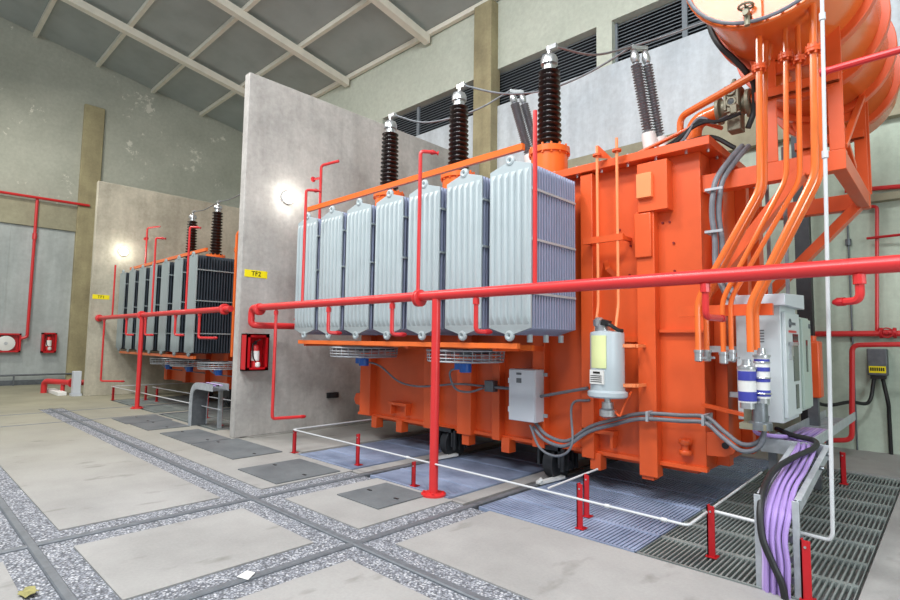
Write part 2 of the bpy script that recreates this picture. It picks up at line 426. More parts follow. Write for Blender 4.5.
# roof
m = MB(); m.prism([(XL-.3, -7, zr(-7)), (XL-.3, YB+.4, zr(YB+.4)), (XL-.3, YB+.4, zr(YB+.4)+.12), (XL-.3, -7, zr(-7)+.12)], (28.5, 0, 0))
struct(m, 'ceiling', 'sheet')
pr = []
y = 10.2
while y > -7:
    pr.append(y); y -= 1.825
for i, y in enumerate(pr):
    z = zr(y); w = .06
    m = MB(); m.box(XL, y-w, z-.14, 6, y+w, z-.005)
    struct(m, 'trim_%d' % (7+i), 'beam', bevel=.004)
for i, x in enumerate((-18.4, -14.5, -10.65, -6.8, -2.95, .9)):
    m = MB(); y0, y1 = -7, 10.2
    m.prism([(x-.11, y0, zr(y0)-.36), (x-.11, y1, zr(y1)-.36), (x-.11, y1, zr(y1)-.13), (x-.11, y0, zr(y0)-.13)], (.22, 0, 0))
    struct(m, 'trim_%d' % (30+i), 'beam', bevel=.006)
# wall lamps on the fire walls
def wall_lamp(x, y, z, label):
    t = thing('wall_lamp', (x, y, z), label, 'lamp', 'round wall lamps')
    MB().cyl((x, y, z), (x+.05, y, z), .11, 20).build('base', 'white', t)
    MB().lathe((x+.05, y, z), [(.1, 0), (.105, .03), (.09, .07), (.05, .1), (.005, .11)], (1, 0, 0), 20).build('glass_dome', 'lamp', t)
    l = bpy.data.lights.new('lamp_bulb', 'POINT'); l.energy = 6; l.color = (1, .97, .9); l.shadow_soft_size = .1
    lo = bpy.data.objects.new('lamp_bulb', l); COL.objects.link(lo); lo.location = (x+.3, y, z)
p = W(287, 198, 'x', XW2); wall_lamp(XW2, p.y, p.z, 'lit round wall lamp on the concrete wall left of the near grey radiators')
p = W(123, 252, 'x', XW1); wall_lamp(XW1, p.y, p.z, 'lit round wall lamp on the far concrete wall above the far radiators')
# signs
def sign(x, px, py, txt, label):
    p = W(px, py, 'x', x); t = thing('wall_sign', (x, p.y, p.z), label, 'sign', 'yellow wall signs')
    MB().box(x, p.y-.2, p.z-.06, x+.006, p.y+.2, p.z+.06).build('sign_plate', 'yellow', t)
    text_mesh('lettering', txt, .11, (x+.007, p.y, p.z), (0, 1, 0), (0, 0, 1), 'black', t)
sign(XW2, 256, 274, 'TF2', 'yellow sign reading TF2 on the nearer concrete wall')
sign(XW1, 101, 297, 'TF1', 'yellow sign reading TF1 on the far concrete wall')

# ------------------------------------------------------------------ transformers
def box_obj(parent, name, a, b, mat, bevel=.004, **kw):
    lo = [min(a[i], b[i]) for i in range(3)]; hi = [max(a[i], b[i]) for i in range(3)]
    return MB().box(*lo, *hi).build(name, mat, parent, bevel, **kw)
def pipe(parent, name, pts, r, mat, rad=.06, n=10, **kw):
    return MB().tube(fillet(pts, rad), r, n).build(name, mat, parent, **kw)
def radiator(t, xc, y0, y1, zb, zt, w, nf, front, side, flutes, lab=None, ch=.07):
    """fin pack with a fluted front panel, eyes and tie bars"""
    h = w/2
    def outline(ww, y, e=0):
        return [(xc-ww, y, zb+ch), (xc-.035, y, zb), (xc+.035, y, zb), (xc+ww, y, zb+ch), (xc+ww, y, zt-ch), (xc+.035, y, zt), (xc-.035, y, zt), (xc-ww, y, zt-ch)]
    m = MB(); st = (y1-y0)/nf
    for i in range(1, nf+1): m.prism(outline(h, y0+i*st-.007), (0, .014, 0))
    m.cyl((xc, y0, zt-ch-.02), (xc, y1+.2, zt-ch-.02), .05, 12); m.cyl((xc, y0, zb+ch+.02), (xc, y1+.2, zb+ch+.02), .05, 12)
    r = m.build('radiator', side, t, **({'label': lab} if lab else {}))
    m = MB(); m.prism(outline(h, y0-.012), (0, .024, 0))
    if flutes:
        for k in range(flutes):
            xx = xc-h+.05+(w-.1)*k/(flutes-1); q = (w-.1)/(flutes-1)*.36
            a, c = zb+.10, zt-.11; m.hexa([(xx-q, y0-.011, a), (xx+q, y0-.011, a), (xx+q*.4, y0-.04, a+.09), (xx-q*.4, y0-.04, a+.09), (xx-q, y0-.011, c), (xx+q, y0-.011, c), (xx+q*.4, y0-.04, c-.07), (xx-q*.4, y0-.04, c-.07)])
    m.build('front_panel', front, r, .003)
    for z, sgn in ((zt+.01, 1), (zb-.01, -1)):
        m = MB(); m.ring((xc, y0+.0, z), .034, .026, (0, 1, 0), 16, 8); m.box(xc-.05, y0-.01, z-.06 if sgn > 0 else z+.02, xc+.05, y0+.012, z-.02 if sgn > 0 else z+.06)
        m.build('lifting_eye', front, r)
    for z in (zt-.33, (zt+zb)/2+.06, zb+.42):
        for sx in (1, -1): MB().box(xc+sx*(h+.003)-.009, y0, z-.012, xc+sx*(h+.003)+.009, y1, z+.012).build('tie_bar', front, r)
    return r
def bushing(t, x, y, z0, z1, zcap, rt, rs, turret='orange2'):
    m = MB()
    m.lathe((x, y, z0-.55), [(rt-.03, 0), (rt-.03, .47), (rt, .475), (rt, .55)], n=28)
    for k in range(14):
        a = 2*PI*k/14; m.cyl((x+(rt-.02)*math.cos(a), y+(rt-.02)*math.sin(a), z0-.1), (x+(rt-.02)*math.cos(a), y+(rt-.02)*math.sin(a), z0+.03), .014, 6)
    b = m.build('bushing', turret, t)
    prof = [(rs*.7, 0)]; n = 15; L = z1-z0
    for k in range(n):
        a = L*(k+.1)/n; s_ = L/n; sc = 1-.13*k/n
        prof += [(rs*.66*sc, a), (rs*.98*sc, a+s_*.42), (rs*1.0*sc, a+s_*.52), (rs*.93*sc, a+s_*.6), (rs*.66*sc, a+s_*.8)]
    prof.append((rs*.55, L))
    MB().lathe((x, y, z0), prof, n=24).build('insulator', 'porcelain', b, sharp=60)
    c = zcap-z1
    m = MB().lathe((x, y, z1), [(rs*.5, 0), (rs*.5, .07), (rs*.68, .08), (rs*.7, c*.55), (rs*.55, c*.72), (rs*.2, c*.78), (rs*.16, c)], n=20)
    m.build('cap', 'alu', b)
    m = MB().cyl((x, y, zcap-.02), (x, y, zcap+.05), rs*.2, 10); m.box(x-.03, y-.03, zcap+.0, x+.12, y+.03, zcap+.06)
    m.build('terminal', 'alu', b)
    return b
def lv_bushing(t, base, top, r=.07):
    base, top = V(base), V(top); ax = (top-base).normalized(); L = (top-base).length
    side = V((.55, .6, 0)).normalized()*.16
    m = MB()
    m.lathe(base-ax*.5, [(.1, 0), (.1, .5), (.09, .56)], ax, 16); m.lathe(base+side-ax*.5, [(.09, 0), (.09, .5)], ax, 14)
    b = m.build('low_voltage_bushing', 'white', t)
    for q, nm, rr in ((V((0, 0, 0)), 'insulator', r), (side, 'insulator', r*.9)):
        prof = [(rr*.6, .0)]; n = 26
        for k in range(n):
            a = L*.78*k/n+.03; s_ = L*.78/n
            prof += [(rr*.62, a), (rr*1.15, a+s_*.45), (rr*.62, a+s_*.6)]
        prof.append((rr*.5, L*.83))
        MB().lathe(base+q, prof, ax, 14).build(nm, 'polymer', b, sharp=60)
        MB().lathe(base+q+ax*L*.82, [(rr*.75, 0), (rr*.95, .06), (rr*.6, L*.12), (rr*.3, L*.14), (rr*.3, L*.19)], ax, 14).build('cap', 'alu', b)
    m = MB().bar(top-side*.2-ax*.03, top+side*1.25-ax*.03, .06, .05); m.build('terminal_link', 'alu', b)
    return b
def fan(t, xc, yc, zc, r, mat_side='galv'):
    """horizontal cooling fan with a wire guard and motor underneath"""
    m = MB(); m.ring((xc, yc, zc+.07), r, .012, n=32, m=6); m.ring((xc, yc, zc-.06), r*.97, .01, n=32, m=6)
    for q in (.02, -.02): m.ring((xc, yc, zc+q), r, .006, n=32, m=5)
    for k in range(28):
        a = 2*PI*k/28; c, s_ = math.cos(a), math.sin(a)
        m.tube([(xc+r*c, yc+r*s_, zc+.07), (xc+r*.98*c, yc+r*.98*s_, zc-.06), (xc+.1*c, yc+.1*s_, zc-.085)], .005, 5)
    fb = m.build('cooling_fan', mat_side, t)
    m = MB()
    m.lathe((xc, yc, zc+.0), [(.08, 0), (.08, .06)], n=16)
    for k in range(6):
        a = 2*PI*k/6; d = V((math.cos(a), math.sin(a), 0)); n_ = V((-d.y, d.x, 0))
        o = V((xc, yc, zc+.03)); m.hexa([o+d*.07-n_*.05, o+d*r*.9-n_*.09, o+d*r*.9+n_*.09+V((0, 0, .05)), o+d*.07+n_*.05+V((0, 0, .04)),
            o+d*.07-n_*.05+V((0, 0, .006)), o+d*r*.9-n_*.09+V((0, 0, .006)), o+d*r*.9+n_*.09+V((0, 0, .056)), o+d*.07+n_*.05+V((0, 0, .046))])
    m.build('fan_blade', 'galvd', fb)
    m = MB().cyl((xc, yc, zc-.2), (xc, yc, zc-.06), .075, 14); m.box(xc-.14, yc-.05, zc-.17, xc-.05, yc+.05, zc-.08)
    m.build('fan_motor', 'blue', fb)
    return fb
def tank(t, x0, x1, y0, y1, zb, zt, ribs, col='orange'):
    tk = MB(); tk.box(x0, y0, zb, x1, y1, zt)
    o = tk.build('tank', col, t, .006)
    m = MB(); m.box(x0-.1, y0-.15, zt, x1+.14, y1+.15, zt+.09)
    m.build('tank_cover', col, t, .006)
    m = MB(); n = 18
    for k in range(n):
        x = x0+.1+(x1-x0-.2)*k/(n-1)
        m.cyl((x, y0-.09, zt-.03), (x, y0-.09, zt+.115), .014, 6)
    for k in range(8):
        y = y0+(y1-y0)*k/7; m.cyl((x1+.08, y, zt-.03), (x1+.08, y, zt+.115), .014, 6)
    m.build('cover_bolt', 'alu', t)
    for xa, xb, za, zz in ribs:
        m = MB(); m.box(xa, y0-.12, za, xb, y0+.02, zz); m.build('stiffener', col, t, .006)
    return o

# ---- the near transformer
T = thing('transformer', (-4.55, 6.4, 0), 'orange power transformer with pale grey radiators, nearest the camera, right of the TF2 wall', 'transformer')
Y0 = 5.55; X0, X1 = -7.25, -1.80; ZB, ZT = .38, 3.55
ribs = [(-7.12, -6.86, .40, ZT), (-5.62, -5.42, .36, ZT), (-4.97, -4.72, .36, ZT), (-4.36, -4.24, .36, 1.5), (-3.74, -3.57, .36, ZT), (-3.08, -2.93, .34, ZT-.02), (-2.42, -2.23, .26, 3.0)]
tank(T, X0, X1, Y0, 7.5, ZB, ZT, ribs)
# plate at head of the right-hand rib, with its own little cover
m = MB(); p0 = W(637, 165, 'y', 5.36); p1 = W(663, 155, 'y', 5.36); m.box(p0.x-.02, 5.40, 2.98, p1.x+.02, 5.56, 3.5)
m.build('jacking_plate', 'orange', T, .005)
m = MB(); m.box(-2.38, 5.35, 3.12, -2.22, 5.41, 3.38); m.build('plate_cover', 'orange_faded', T, .005)
m = MB()
m.box(-2.43, 5.40, 2.5, -2.25, 5.44, 2.97); m.build('stiffener_cap', 'orange', T, .01)
# horizontal mid seams
m = MB(); m.box(-2.93, 5.5, 1.62, -2.42, 5.56, 1.68); m.box(-2.22, 5.5, 1.72, X1+.01, 5.56, 1.75); m.box(X0, 5.5, ZB, X1+.02, 5.57, ZB+.04)
m.build('seam_flange', 'orange', T)
# bolts dots on the panel
m = MB()
for (px, py) in ((663, 223), (670, 222), (674, 243), (675, 271), (620, 230), (631, 246), (630, 275)):
    q = W(px, py, 'y', 5.55); m.cyl((q.x, 5.535, q.z), (q.x, 5.56, q.z), .012, 8)
m.build('bolt', 'dred', T)
# feet under the tank
for px in (262*0+375, 400, 467, 507, 597, 649):
    q = W(px, 455, 'y', 5.5); m = MB(); m.box(q.x-.062, 5.46, .22, q.x+.062, 5.6, ZB+.02); m.build('base_stub', 'orange', T, .004)
m = MB(); m.box(X0+.15, 5.75, .3, X1-.15, 5.95, ZB+.01); m.box(X0+.15, 7.0, .3, X1-.15, 7.2, ZB+.01); m.build('base_beam', 'orange', T)
# jacking bosses, brackets and towing lugs
m = MB(); q = W(700, 440, 'y', 5.45)
for z in (.52, .62): m.lathe((-1.98, 5.5, z), [(.055, 0), (.06, .01), (.06, .035), (.055, .045)], n=16)
m.cyl((-1.98, 5.5, .54), (-1.98, 5.5, .65), .035, 12); m.build('jacking_boss', 'orange', T)
m = MB(); m.prism([(-1.82, 5.56, .53), (-1.64, 5.56, .54), (-1.56, 5.56, .58), (-1.53, 5.56, .65), (-1.56, 5.56, .71), (-1.63, 5.56, .75), (-1.82, 5.56, .76)], (0, .05, 0))
lug = m.build('towing_lug', 'orange', T, .004)
MB().cyl((-1.63, 5.55, .65), (-1.63, 5.615, .65), .032, 12).build('pin_hole', 'dark', lug)
m = MB(); m.prism([(-7.27, 5.6, .50), (-7.45, 5.6, .52), (-7.5, 5.6, .6), (-7.45, 5.6, .70), (-7.27, 5.6, .72)], (0, .05, 0)); m.build('towing_lug', 'orange', T, .004)
for x in (-6.2, -2.9):
    m = MB(); m.prism([(x-.2, 5.55, .60), (x-.2, 5.43, .62), (x-.2, 5.43, .66), (x-.2, 5.55, .66)], (.4, 0, 0)); m.box(x-.18, 5.45, .48, x-.15, 5.55, .62); m.box(x+.15, 5.45, .48, x+.18, 5.55, .62)
    m.build('jacking_bracket', 'orange', T)
# right end face: ribs and recess panel
m = MB(); m.box(X1, 5.85, .4, X1+.12, 5.98, ZT); m.box(X1, 6.7, .4, X1+.12, 6.83, ZT); m.box(X1, 7.3, .4, X1+.1, 7.5, ZT); m.build('end_stiffener', 'orange', T, .005)
# wheels
for x in RY:
    for y in (5.62, 7.15):
        m = MB(); m.lathe((x-.09, y, .185), [(.05, 0), (.13, .0), (.18, .02), (.18, .13), (.21, .135), (.21, .165), (.05, .17)], (1, 0, 0), 24)
        w = m.build('wheel', 'cast', T)
        m = MB()
        for s_ in (-.15, .13): m.box(x+s_-.0, y-.17, .16, x+s_+.03, y+.17, ZB+.02)
        m.cyl((x-.16, y, .185), (x+.19, y, .185), .045, 12)
        for k in range(4): m.box(x+.16, y-.16+k*.1, .12, x+.2, y-.13+k*.1, ZB)
        m.box(x-.15, y-.17, ZB-.03, x+.16, y+.17, ZB+.02)
        m.build('axle_box', 'cast', w)
# radiators
for k in range(7):
    radiator(T, -3.345-.652*k, 4.45, 5.30, 1.675, 3.50, .535, 17, 'fin', 'fin_side', 6)
m = MB(); m.bar((-7.42, 4.55, 3.66), (-3.25, 4.55, 3.67), .05, .07); m.build('radiator_top_brace', 'orange2', T)
m = MB(); m.bar((-7.46, 4.50, 1.56), (-3.27, 4.50, 1.56), .06, .055); m.bar((-7.4, 4.95, 1.54), (-3.4, 4.95, 1.54), .05, .06); m.build('radiator_bottom_brace', 'orange2', T)
for x in (-7.35, -5.0, -3.6):
    m = MB(); m.bar((x, 4.52, 1.53), (x, 5.56, 1.53), .05, .06); m.build('brace_arm', 'orange', T)
for x in (-3.345, -3.345-.652*6):
    pass
# drain plugs under the last radiator
m = MB()
for y in (4.6, 4.9, 5.2): m.cyl((-3.2, y, 1.6), (-3.2, y, 1.68), .03, 10)
m.build('drain_plug', 'fin', T)
# fans
fan(T, -6.45, 4.98, 1.42, .50); fan(T, -4.42, 4.98, 1.42, .48)
# bushings
zt = ZT+.09
for px in (389, 459, 549):
    x = {389: -7.06, 459: -5.43, 549: -3.80}[px]
    bushing(T, x, 5.9, 4.13, 5.22, 5.50, .27, .165)
# low-voltage bushings behind
LT = []
for pb, pt in (((649, 137), (633, 46)), ((530, 158), (511, 90))):
    a = W(*pb, 'y', 7.25); c = W(*pt, 'y', 7.0); a = V((a.x, 7.25, a.z)); lv_bushing(T, a, c); LT.append(c)
m = MB()
for a in (W(649, 137, 'y', 7.25), W(530, 158, 'y', 7.25)): m.lathe((a.x+.05, 7.3, zt), [(.22, 0), (.22, .25), (.27, .26), (.27, .33), (.1, .34), (.1, .7)], n=20)
m.build('low_voltage_turret', 'orange', T)
# conservator
CX, CZ, CR = -1.01, 4.90, .62; CY0, CY1 = 4.85, 8.75
m = MB(); m.lathe((CX, CY0, CZ), [(.3, -.05), (.52, -.035), (CR-.02, -.0), (CR-.02, .02), (CR, .03), (CR, CY1-CY0-.1), (CR-.05, CY1-CY0), (.3, CY1-CY0+.08)], (0, 1, 0), 56)
cons = m.build('conservator', 'orange2', T)
m = MB(); m.lathe((CX, CY0-.045, CZ), [(CR+.035, 0), (CR+.045, .01), (CR+.045, .05), (CR, .055)], (0, 1, 0), 56)
for k in range(36):
    a = 2*PI*k/36; m.cyl((CX+(CR+.015)*math.cos(a), CY0-.07, CZ+(CR+.015)*math.sin(a)), (CX+(CR+.015)*math.cos(a), CY0-.03, CZ+(CR+.015)*math.sin(a)), .014, 6)
m.build('end_flange', 'orange2', cons)
MB().ring((CX, CY0-.085, CZ), CR+.02, .016, (0, 1, 0), 48, 8).build('conduit_loop', 'conduit', cons)
for y in (5.75, 6.55, 7.35, 8.1):
    m = MB(); m.lathe((CX, y, CZ), [(CR, -.05), (CR+.07, -.05), (CR+.07, .05), (CR, .05)], (0, 1, 0), 56); m.build('hoop', 'orange', cons, .006)
q = W(747, 15, 'y', CY0-.1)
m = MB(); m.cyl((q.x, CY0-.02, q.z), (q.x, CY0-.16, q.z), .025, 10); m.cyl((q.x, CY0-.1, q.z-.09), (q.x, CY0-.1, q.z+.06), .022, 10); m.ring((q.x, CY0-.13, q.z+.06), .055, .01, (0, 0, 1), 12, 6)
for k in range(4): m.bar((q.x, CY0-.13, q.z+.06), (q.x+.055*math.cos(k*PI/2), CY0-.13+.055*math.sin(k*PI/2), q.z+.06), .012, .012)
m.build('drain_valve', 'valve', cons)
q = W(757, 8, 'y', CY0-.07); m = MB(); m.box(q.x-.035, CY0-.09, q.z-.1, q.x+.035, CY0-.03, q.z+1.0); m.build('gauge_bar', 'orange2', cons)
# support frame
def fr(name, mb, mat='orange'): return mb.build(name, mat, T, .005)
YF, YR = 5.6, 7.35; XR = -.62; 
m = MB(); m.box(X1, YF, 3.13, XR, YF+.12, 3.31); fr('frame_beam', m)
m = MB(); m.box(X1, YR, 3.13, XR, YR+.12, 3.31); fr('frame_beam', m)
m = MB(); m.box(XR-.11, YF+.121, 3.135, XR-.004, YR-.001, 3.305); fr('frame_beam', m)
for (xa, xb) in ((-1.235, -1.125), (-.735, -.622)):
    for y in (YF, YR):
        m = MB(); m.box(xa, y+.001, 3.31, xb, y+.02, 4.35 if xa < -1 else 4.45); m.box(xa+.002, y+.02, 3.31, xa+.02, y+.16, 4.3); fr('frame_post', m)
m = MB(); m.box(-.73, YR+.165, 3.31, -.61, YR+.19, 4.5); fr('frame_gusset', m)
for y in (YF, YR):
    m = MB(); m.box(-1.30, y-.03, 3.91, -.64, y+.0, 4.01); m.box(-1.30, y-.03, 3.91, -.64, y+.05, 3.93); fr('frame_crossbar', m)
    m = MB()
    poly = []
    for k in range(15):
        a = PI*1.32+PI*.36*k/14; poly.append((CX+(CR+.01)*math.cos(a), y+.03, CZ+(CR+.01)*math.sin(a)))
    poly += [(-.66, y+.03, 4.16), (-1.3, y+.03, 4.16)]
    m.prism(poly, (0, .04, 0)); fr('saddle', m)
m = MB(); m.bar((-.95, YF+.06, 3.18), (-1.82, YF+.06, 2.1), .1, .16, (0, 1, 0)); fr('frame_brace', m)
m = MB(); m.bar((-.72, YR+.06, 3.18), (-1.80, YR+.06, 2.05), .1, .16, (0, 1, 0)); fr('frame_brace', m)
m = MB(); m.bar((-.64, YF+.05, 3.34), (-.64, YR, 4.4), .04, .06, (1, 0, 0)); fr('frame_tie', m)
m = MB(); m.bar((-.72, YF, 3.9), (-.66, YF+.9, 3.36), .05, .05); fr('frame_tie', m)
# pipes from the conservator down to the valves
YP = 5.1
def flange(m, c, r=.062):
    m.lathe(c, [(r, -.022), (r, -.004), (r*.95, 0), (r, .004), (r, .022)], n=14)
    for k in range(6):
        a = 2*PI*k/6; m.cyl((c[0]+r*.8*math.cos(a), c[1]+r*.8*math.sin(a), c[2]-.045), (c[0]+r*.8*math.cos(a), c[1]+r*.8*math.sin(a), c[2]+.045), .009, 6)
paths = [
    ((759, 40), (759, 68), (760, 188), (698.5, 300), (698.5, 352), 5.10, .027),
    ((765, 40), None, (764.5, 190), (706.5, 300), (707, 352), 5.20, .024),
    ((785.5, 28), (785.5, 57), (786.5, 178), (723, 300), (723.5, 354), 5.10, .021),
    ((798, 32), (798, 60), (800, 180), (731, 300), (731.5, 352), 5.16, .021),
    ((813, 18), (813, 50), (815, 174), (750, 305), (750.5, 352), 5.00, .027),
    ((819, 30), None, (821, 176), (756.5, 305), (757, 350), 5.12, .025)]
PB = []
for top, fl, kn, kn2, bot, yy, r in paths:
    a = W(*kn, 'y', yy); b0 = W(*kn2, 'y', yy); c = W(*bot, 'y', yy)
    ztop = CZ-math.sqrt(max(.01, CR**2-(a.x-CX)**2))+.02
    tp = W(*top, 'y', yy); ztop = CZ-math.sqrt(max(.01, CR**2-(tp.x-CX)**2))+.02
    pts = [(tp.x, yy, ztop), a, (c.x, yy, b0.z), (c.x, yy, c.z)]
    o = pipe(T, 'oil_pipe', pts, r, 'orange2', .09)
    if fl:
        m = MB(); q = W(*fl, 'y', yy); flange(m, tuple(q), .058); m.build('pipe_flange', 'orange', o)
    PB.append(V((c.x, yy, c.z)))
for q in PB[:4]:
    m = MB(); m.lathe(q-V((0, 0, .09)), [(.02, 0), (.035, .01), (.035, .08), (.04, .085), (.04, .11)], n=12); m.bar(q-V((.0, .0, .05)), q+V((.07, -.02, -.05)), .02, .02)
    m.build('pipe_valve', 'alu', T)
# clamp bar across the pipes
m = MB(); a = W(690, 307, 'y', 5.2); m.box(a.x-.1, 5.17, 1.86, -1.12, 5.22, 1.96); m.box(a.x+.1, 5.2, 1.86, a.x+.16, 5.56, 1.96); m.build('pipe_bracket', 'orange', T)
# gel breather jars at the foot of the last pair of pipes
qa, qb = PB[4], PB[5]
def jar(x, y, zb, ztp, r, bands):
    j = MB().cyl((x, y, zb), (x, y, ztp), r, 20).build('breather_jar', 'white', T)
    for a, c in bands: MB().cyl((x, y, zb+(ztp-zb)*a), (x, y, zb+(ztp-zb)*c), r+.003, 20).build('blue_gel_band', 'navy', j)
    MB().lathe((x, y, ztp), [(r+.01, 0), (r+.01, .02), (r*.6, .03), (r*.5, .08)], n=18).build('jar_cap', 'alu', j)
    MB().cyl((x, y, zb-.05), (x, y, zb), r*.9, 16).build('jar_fitting', 'alu', j)
jar(-1.30, 5.06, 1.12, 1.40, .068, ((.05, .33), (.66, .94))); jar(-1.20, 5.12, 1.16, 1.50, .056, ((.05, .2), (.4, .52), (.66, .76), (.88, .96)))
for k in range(3): MB().ring((-1.20, 5.12, 1.2+.13*k), .06, .008, (0, 0, 1), 16, 6).build('jar_clamp', 'alu', T)
m = MB(); m.bar((-1.80, 5.5, 1.02), (-1.25, 5.2, .98), .05, .03); m.build('jar_arm', 'orange', T)
m = MB(); m.box(-1.36, 5.02, .90, -1.16, 5.2, .95); m.box(-1.36, 5.16, .9, -1.30, 5.2, 1.12); m.build('jar_shelf', 'valve', T)
m = MB(); m.lathe((-1.22, 5.10, .90), [(.09, 0), (.09, .06), (.06, .07), (.06, .22)], n=16); m.build('jar_base', 'steel', T)
# thick grey hoses along the lower front
for dz, dy in ((0, 0), (.05, .04)):
    pts = [W(533, 427, 'y', 5.36), W(545, 440, 'y', 5.33), W(565, 446, 'y', 5.33), W(588, 432, 'y', 5.33), W(612, 425, 'y', 5.33), W(640, 419, 'y', 5.33), W(680, 421, 'y', 5.33), W(705, 423, 'y', 5.33), W(722, 437, 'y', 5.25), W(742, 451, 'y', 5.15), W(760, 446, 'y', 5.1), W(766, 422, 'y', 5.1)]
    pts = [q+V((0, dy, dz)) for q in pts]
    MB().tube(spline(pts, 6), .02, 10).build('flexible_conduit', 'conduit', T)
m = MB()
for px, py in ((647, 419), (703, 423)):
    q = W(px, py, 'y', 5.31); MB().box(q.x-.012, 5.30, q.z-.025, q.x+.012, 5.55, q.z+.075).build('conduit_clamp', 'galv', T)
pts = [W(530, 425, 'y', 5.3), W(540, 448, 'y', 5.28), (W(558, 456, 'y', 5.28)), W(572, 444, 'y', 5.3), W(572, 405, 'y', 5.4), W(590, 400, 'y', 5.42)]
MB().tube(spline(pts), .014, 8).build('thin_cable', 'conduit', T)
# twin hoses at the right-hand tank corner
for dx, dy in ((0, 0), (.045, .05)):
    pts = [W(742, 146, 'y', 5.8), W(731, 158, 'y', 5.6), W(717, 178, 'y', 5.46), W(713, 195, 'y', 5.42), W(712, 215, 'y', 5.42), W(715, 240, 'y', 5.42), W(716, 268, 'y', 5.4), W(725, 292, 'y', 5.3), W(733, 300, 'y', 5.3)]
    MB().tube(spline([q+V((dx, dy, 0)) for q in pts], 6), .027, 10).build('flexible_conduit', 'conduit', T)
m = MB()
for py in (190, 232):
    q = W(714, py, 'y', 5.42); MB().box(q.x-.07, 5.37, q.z-.012, q.x+.09, 5.385, q.z+.012).box(q.x-.07, 5.385, q.z-.012, q.x-.055, 5.56, q.z+.012).build('conduit_clamp', 'galv', T)
# relay, elbow and pipework on the cover
q = W(735, 107, 'y', 6.1); RX0 = q
m = MB(); m.lathe((q.x-.17, 6.1, q.z), [(.15, 0), (.15, .04), (.10, .05), (.10, .28), (.15, .29), (.15, .33)], (1, 0, 0), 24)
m.box(q.x-.07, 5.97, q.z-.09, q.x+.08, 6.18, q.z+.2)
for dz, w_ in ((.2, .05), (.23, .035), (.26, .02)): m.lathe((q.x+.01, 6.06, q.z+dz-.02), [(w_, 0), (w_, .05)], n=10)
for sx in (-.06, .06): m.box(q.x+sx-.015, 5.955, q.z-.07, q.x+sx+.015, 5.98, q.z+.18)
rel = m.build('gas_relay', 'valve', T, .008)
m = MB()
for dz in (.13, .01): m.ring((q.x, 5.96, q.z+dz), .042, .014, (0, 1, 0), 14, 6)
m.build('sight_glass', 'valve', rel)
for dz in (.13, .01): MB().cyl((q.x, 5.955, q.z+dz), (q.x, 5.97, q.z+dz), .036, 14).build('dark_glass', 'glass', rel)
pipe(T, 'relay_elbow', [(q.x-.15, 6.1, q.z), (q.x-.42, 6.1, q.z-.05), (q.x-.45, 6.1, zt)], .085, 'orange2', .2, 16)
pipe(T, 'relay_pipe', [(q.x+.17, 6.1, q.z), (q.x+.35, 6.1, q.z+.03), (q.x+.5, 6.1, CZ-.5)], .085, 'orange2', .2, 16)
m = MB(); m.box(q.x+.0, 5.80, q.z-.36, q.x+.13, 5.95, q.z-.17); m.box(q.x+.03, 5.79, q.z-.19, q.x+.10, 5.86, q.z-.09); m.build('terminal_box', 'valve', T, .01)
for k in range(3):
    pts = [(q.x+.02+.06*k, 5.76, q.z-.22), (q.x-.1+.03*k, 5.7, q.z-.27), (q.x-.25, 5.68, q.z-.2-.03*k), (q.x-.5-.1*k, 5.66, zt+.04), (q.x-1.2, 5.6, zt+.03)]
    MB().tube(spline(pts), .018, 7).build('cover_cable', 'dark' if k else 'conduit', T)
a = W(770, 37, 'y', 5.3); b0 = W(766, 68, 'y', 5.3); c0 = W(680, 117, 'y', 5.75); e0 = W(680, 138, 'y', 5.75)
o = pipe(T, 'vent_pipe', [(a.x, 5.3, CZ-CR+.1), a, b0, c0, (c0.x, 5.75, zt)], .036, 'orange2', .1)
m = MB(); flange(m, tuple(a)); m.build('pipe_flange', 'orange', o)
a = W(597, 172, 'y', 5.7); b0 = W(702, 122, 'y', 5.7)
pipe(T, 'vent_pipe', [(a.x-.5, 5.8, zt), (a.x-.5, 5.8, a.z-.05), (a.x, 5.75, a.z), b0, (b0.x+.1, 6.0, b0.z)], .022, 'orange', .08)
# cable lying on cover
pts = [W(575, 185, 'y', 5.5)+V((-.6, .3, 0)), (-3.3, 5.75, zt+.05), (-2.8, 5.6, zt+.03), (-2.4, 5.55, zt+.02), (-2.0, 5.6, zt+.05), (-1.75, 5.75, zt+.1), W(735, 148, 'y', 5.8)]
MB().tube(spline([pts[1], *pts[2:]]), .024, 8).build('cover_cable', 'dark', T)
# twin thin pipes to the big breather
for px, ptop, pbot in ((597, 146, 338), (616.6, 138, 332)):
    a = W(px, ptop, 'y', 5.30); c0 = W(px-.5, pbot, 'y', 5.2)
    o = pipe(T, 'breather_pipe', [(a.x, 5.3, a.z), (a.x, 5.3, 2.0), (a.x+.0, 5.22, 1.72)], .016, 'orange_faded', .06)
    m = MB(); m.lathe((a.x, 5.3, 3.66), [(.05, 0), (.05, .02)], n=10); m.build('pipe_collar', 'orange', o)
m = MB(); a = W(597, 147, 'y', 5.30); m.prism([(a.x, 5.3, 3.64), (a.x+.10, 5.42, 3.64), (a.x, 5.3, 3.78)], (.015, .015, 0)); m.build('pipe_gusset', 'orange', T)
for z in (2.73,):
    m = MB(); m.box(-2.96, 5.28, z-.04, -2.5, 5.32, z+.03); m.box(-2.96, 5.3, z-.02, -2.92, 5.56, z+.02); m.box(-2.56, 5.3, z-.02, -2.52, 5.56, z+.02); m.build('pipe_bracket', 'orange', T)
m = MB(); q = W(607, 271, 'y', 5.5); m.prism([(q.x-.1, 5.55, q.z-.06), (q.x+.1, 5.55, q.z-.12), (q.x+.02, 5.43, q.z+.0), (q.x-.04, 5.5, q.z+.1)], (.05, .0, .03)); m.build('lifting_hook', 'orange', T)
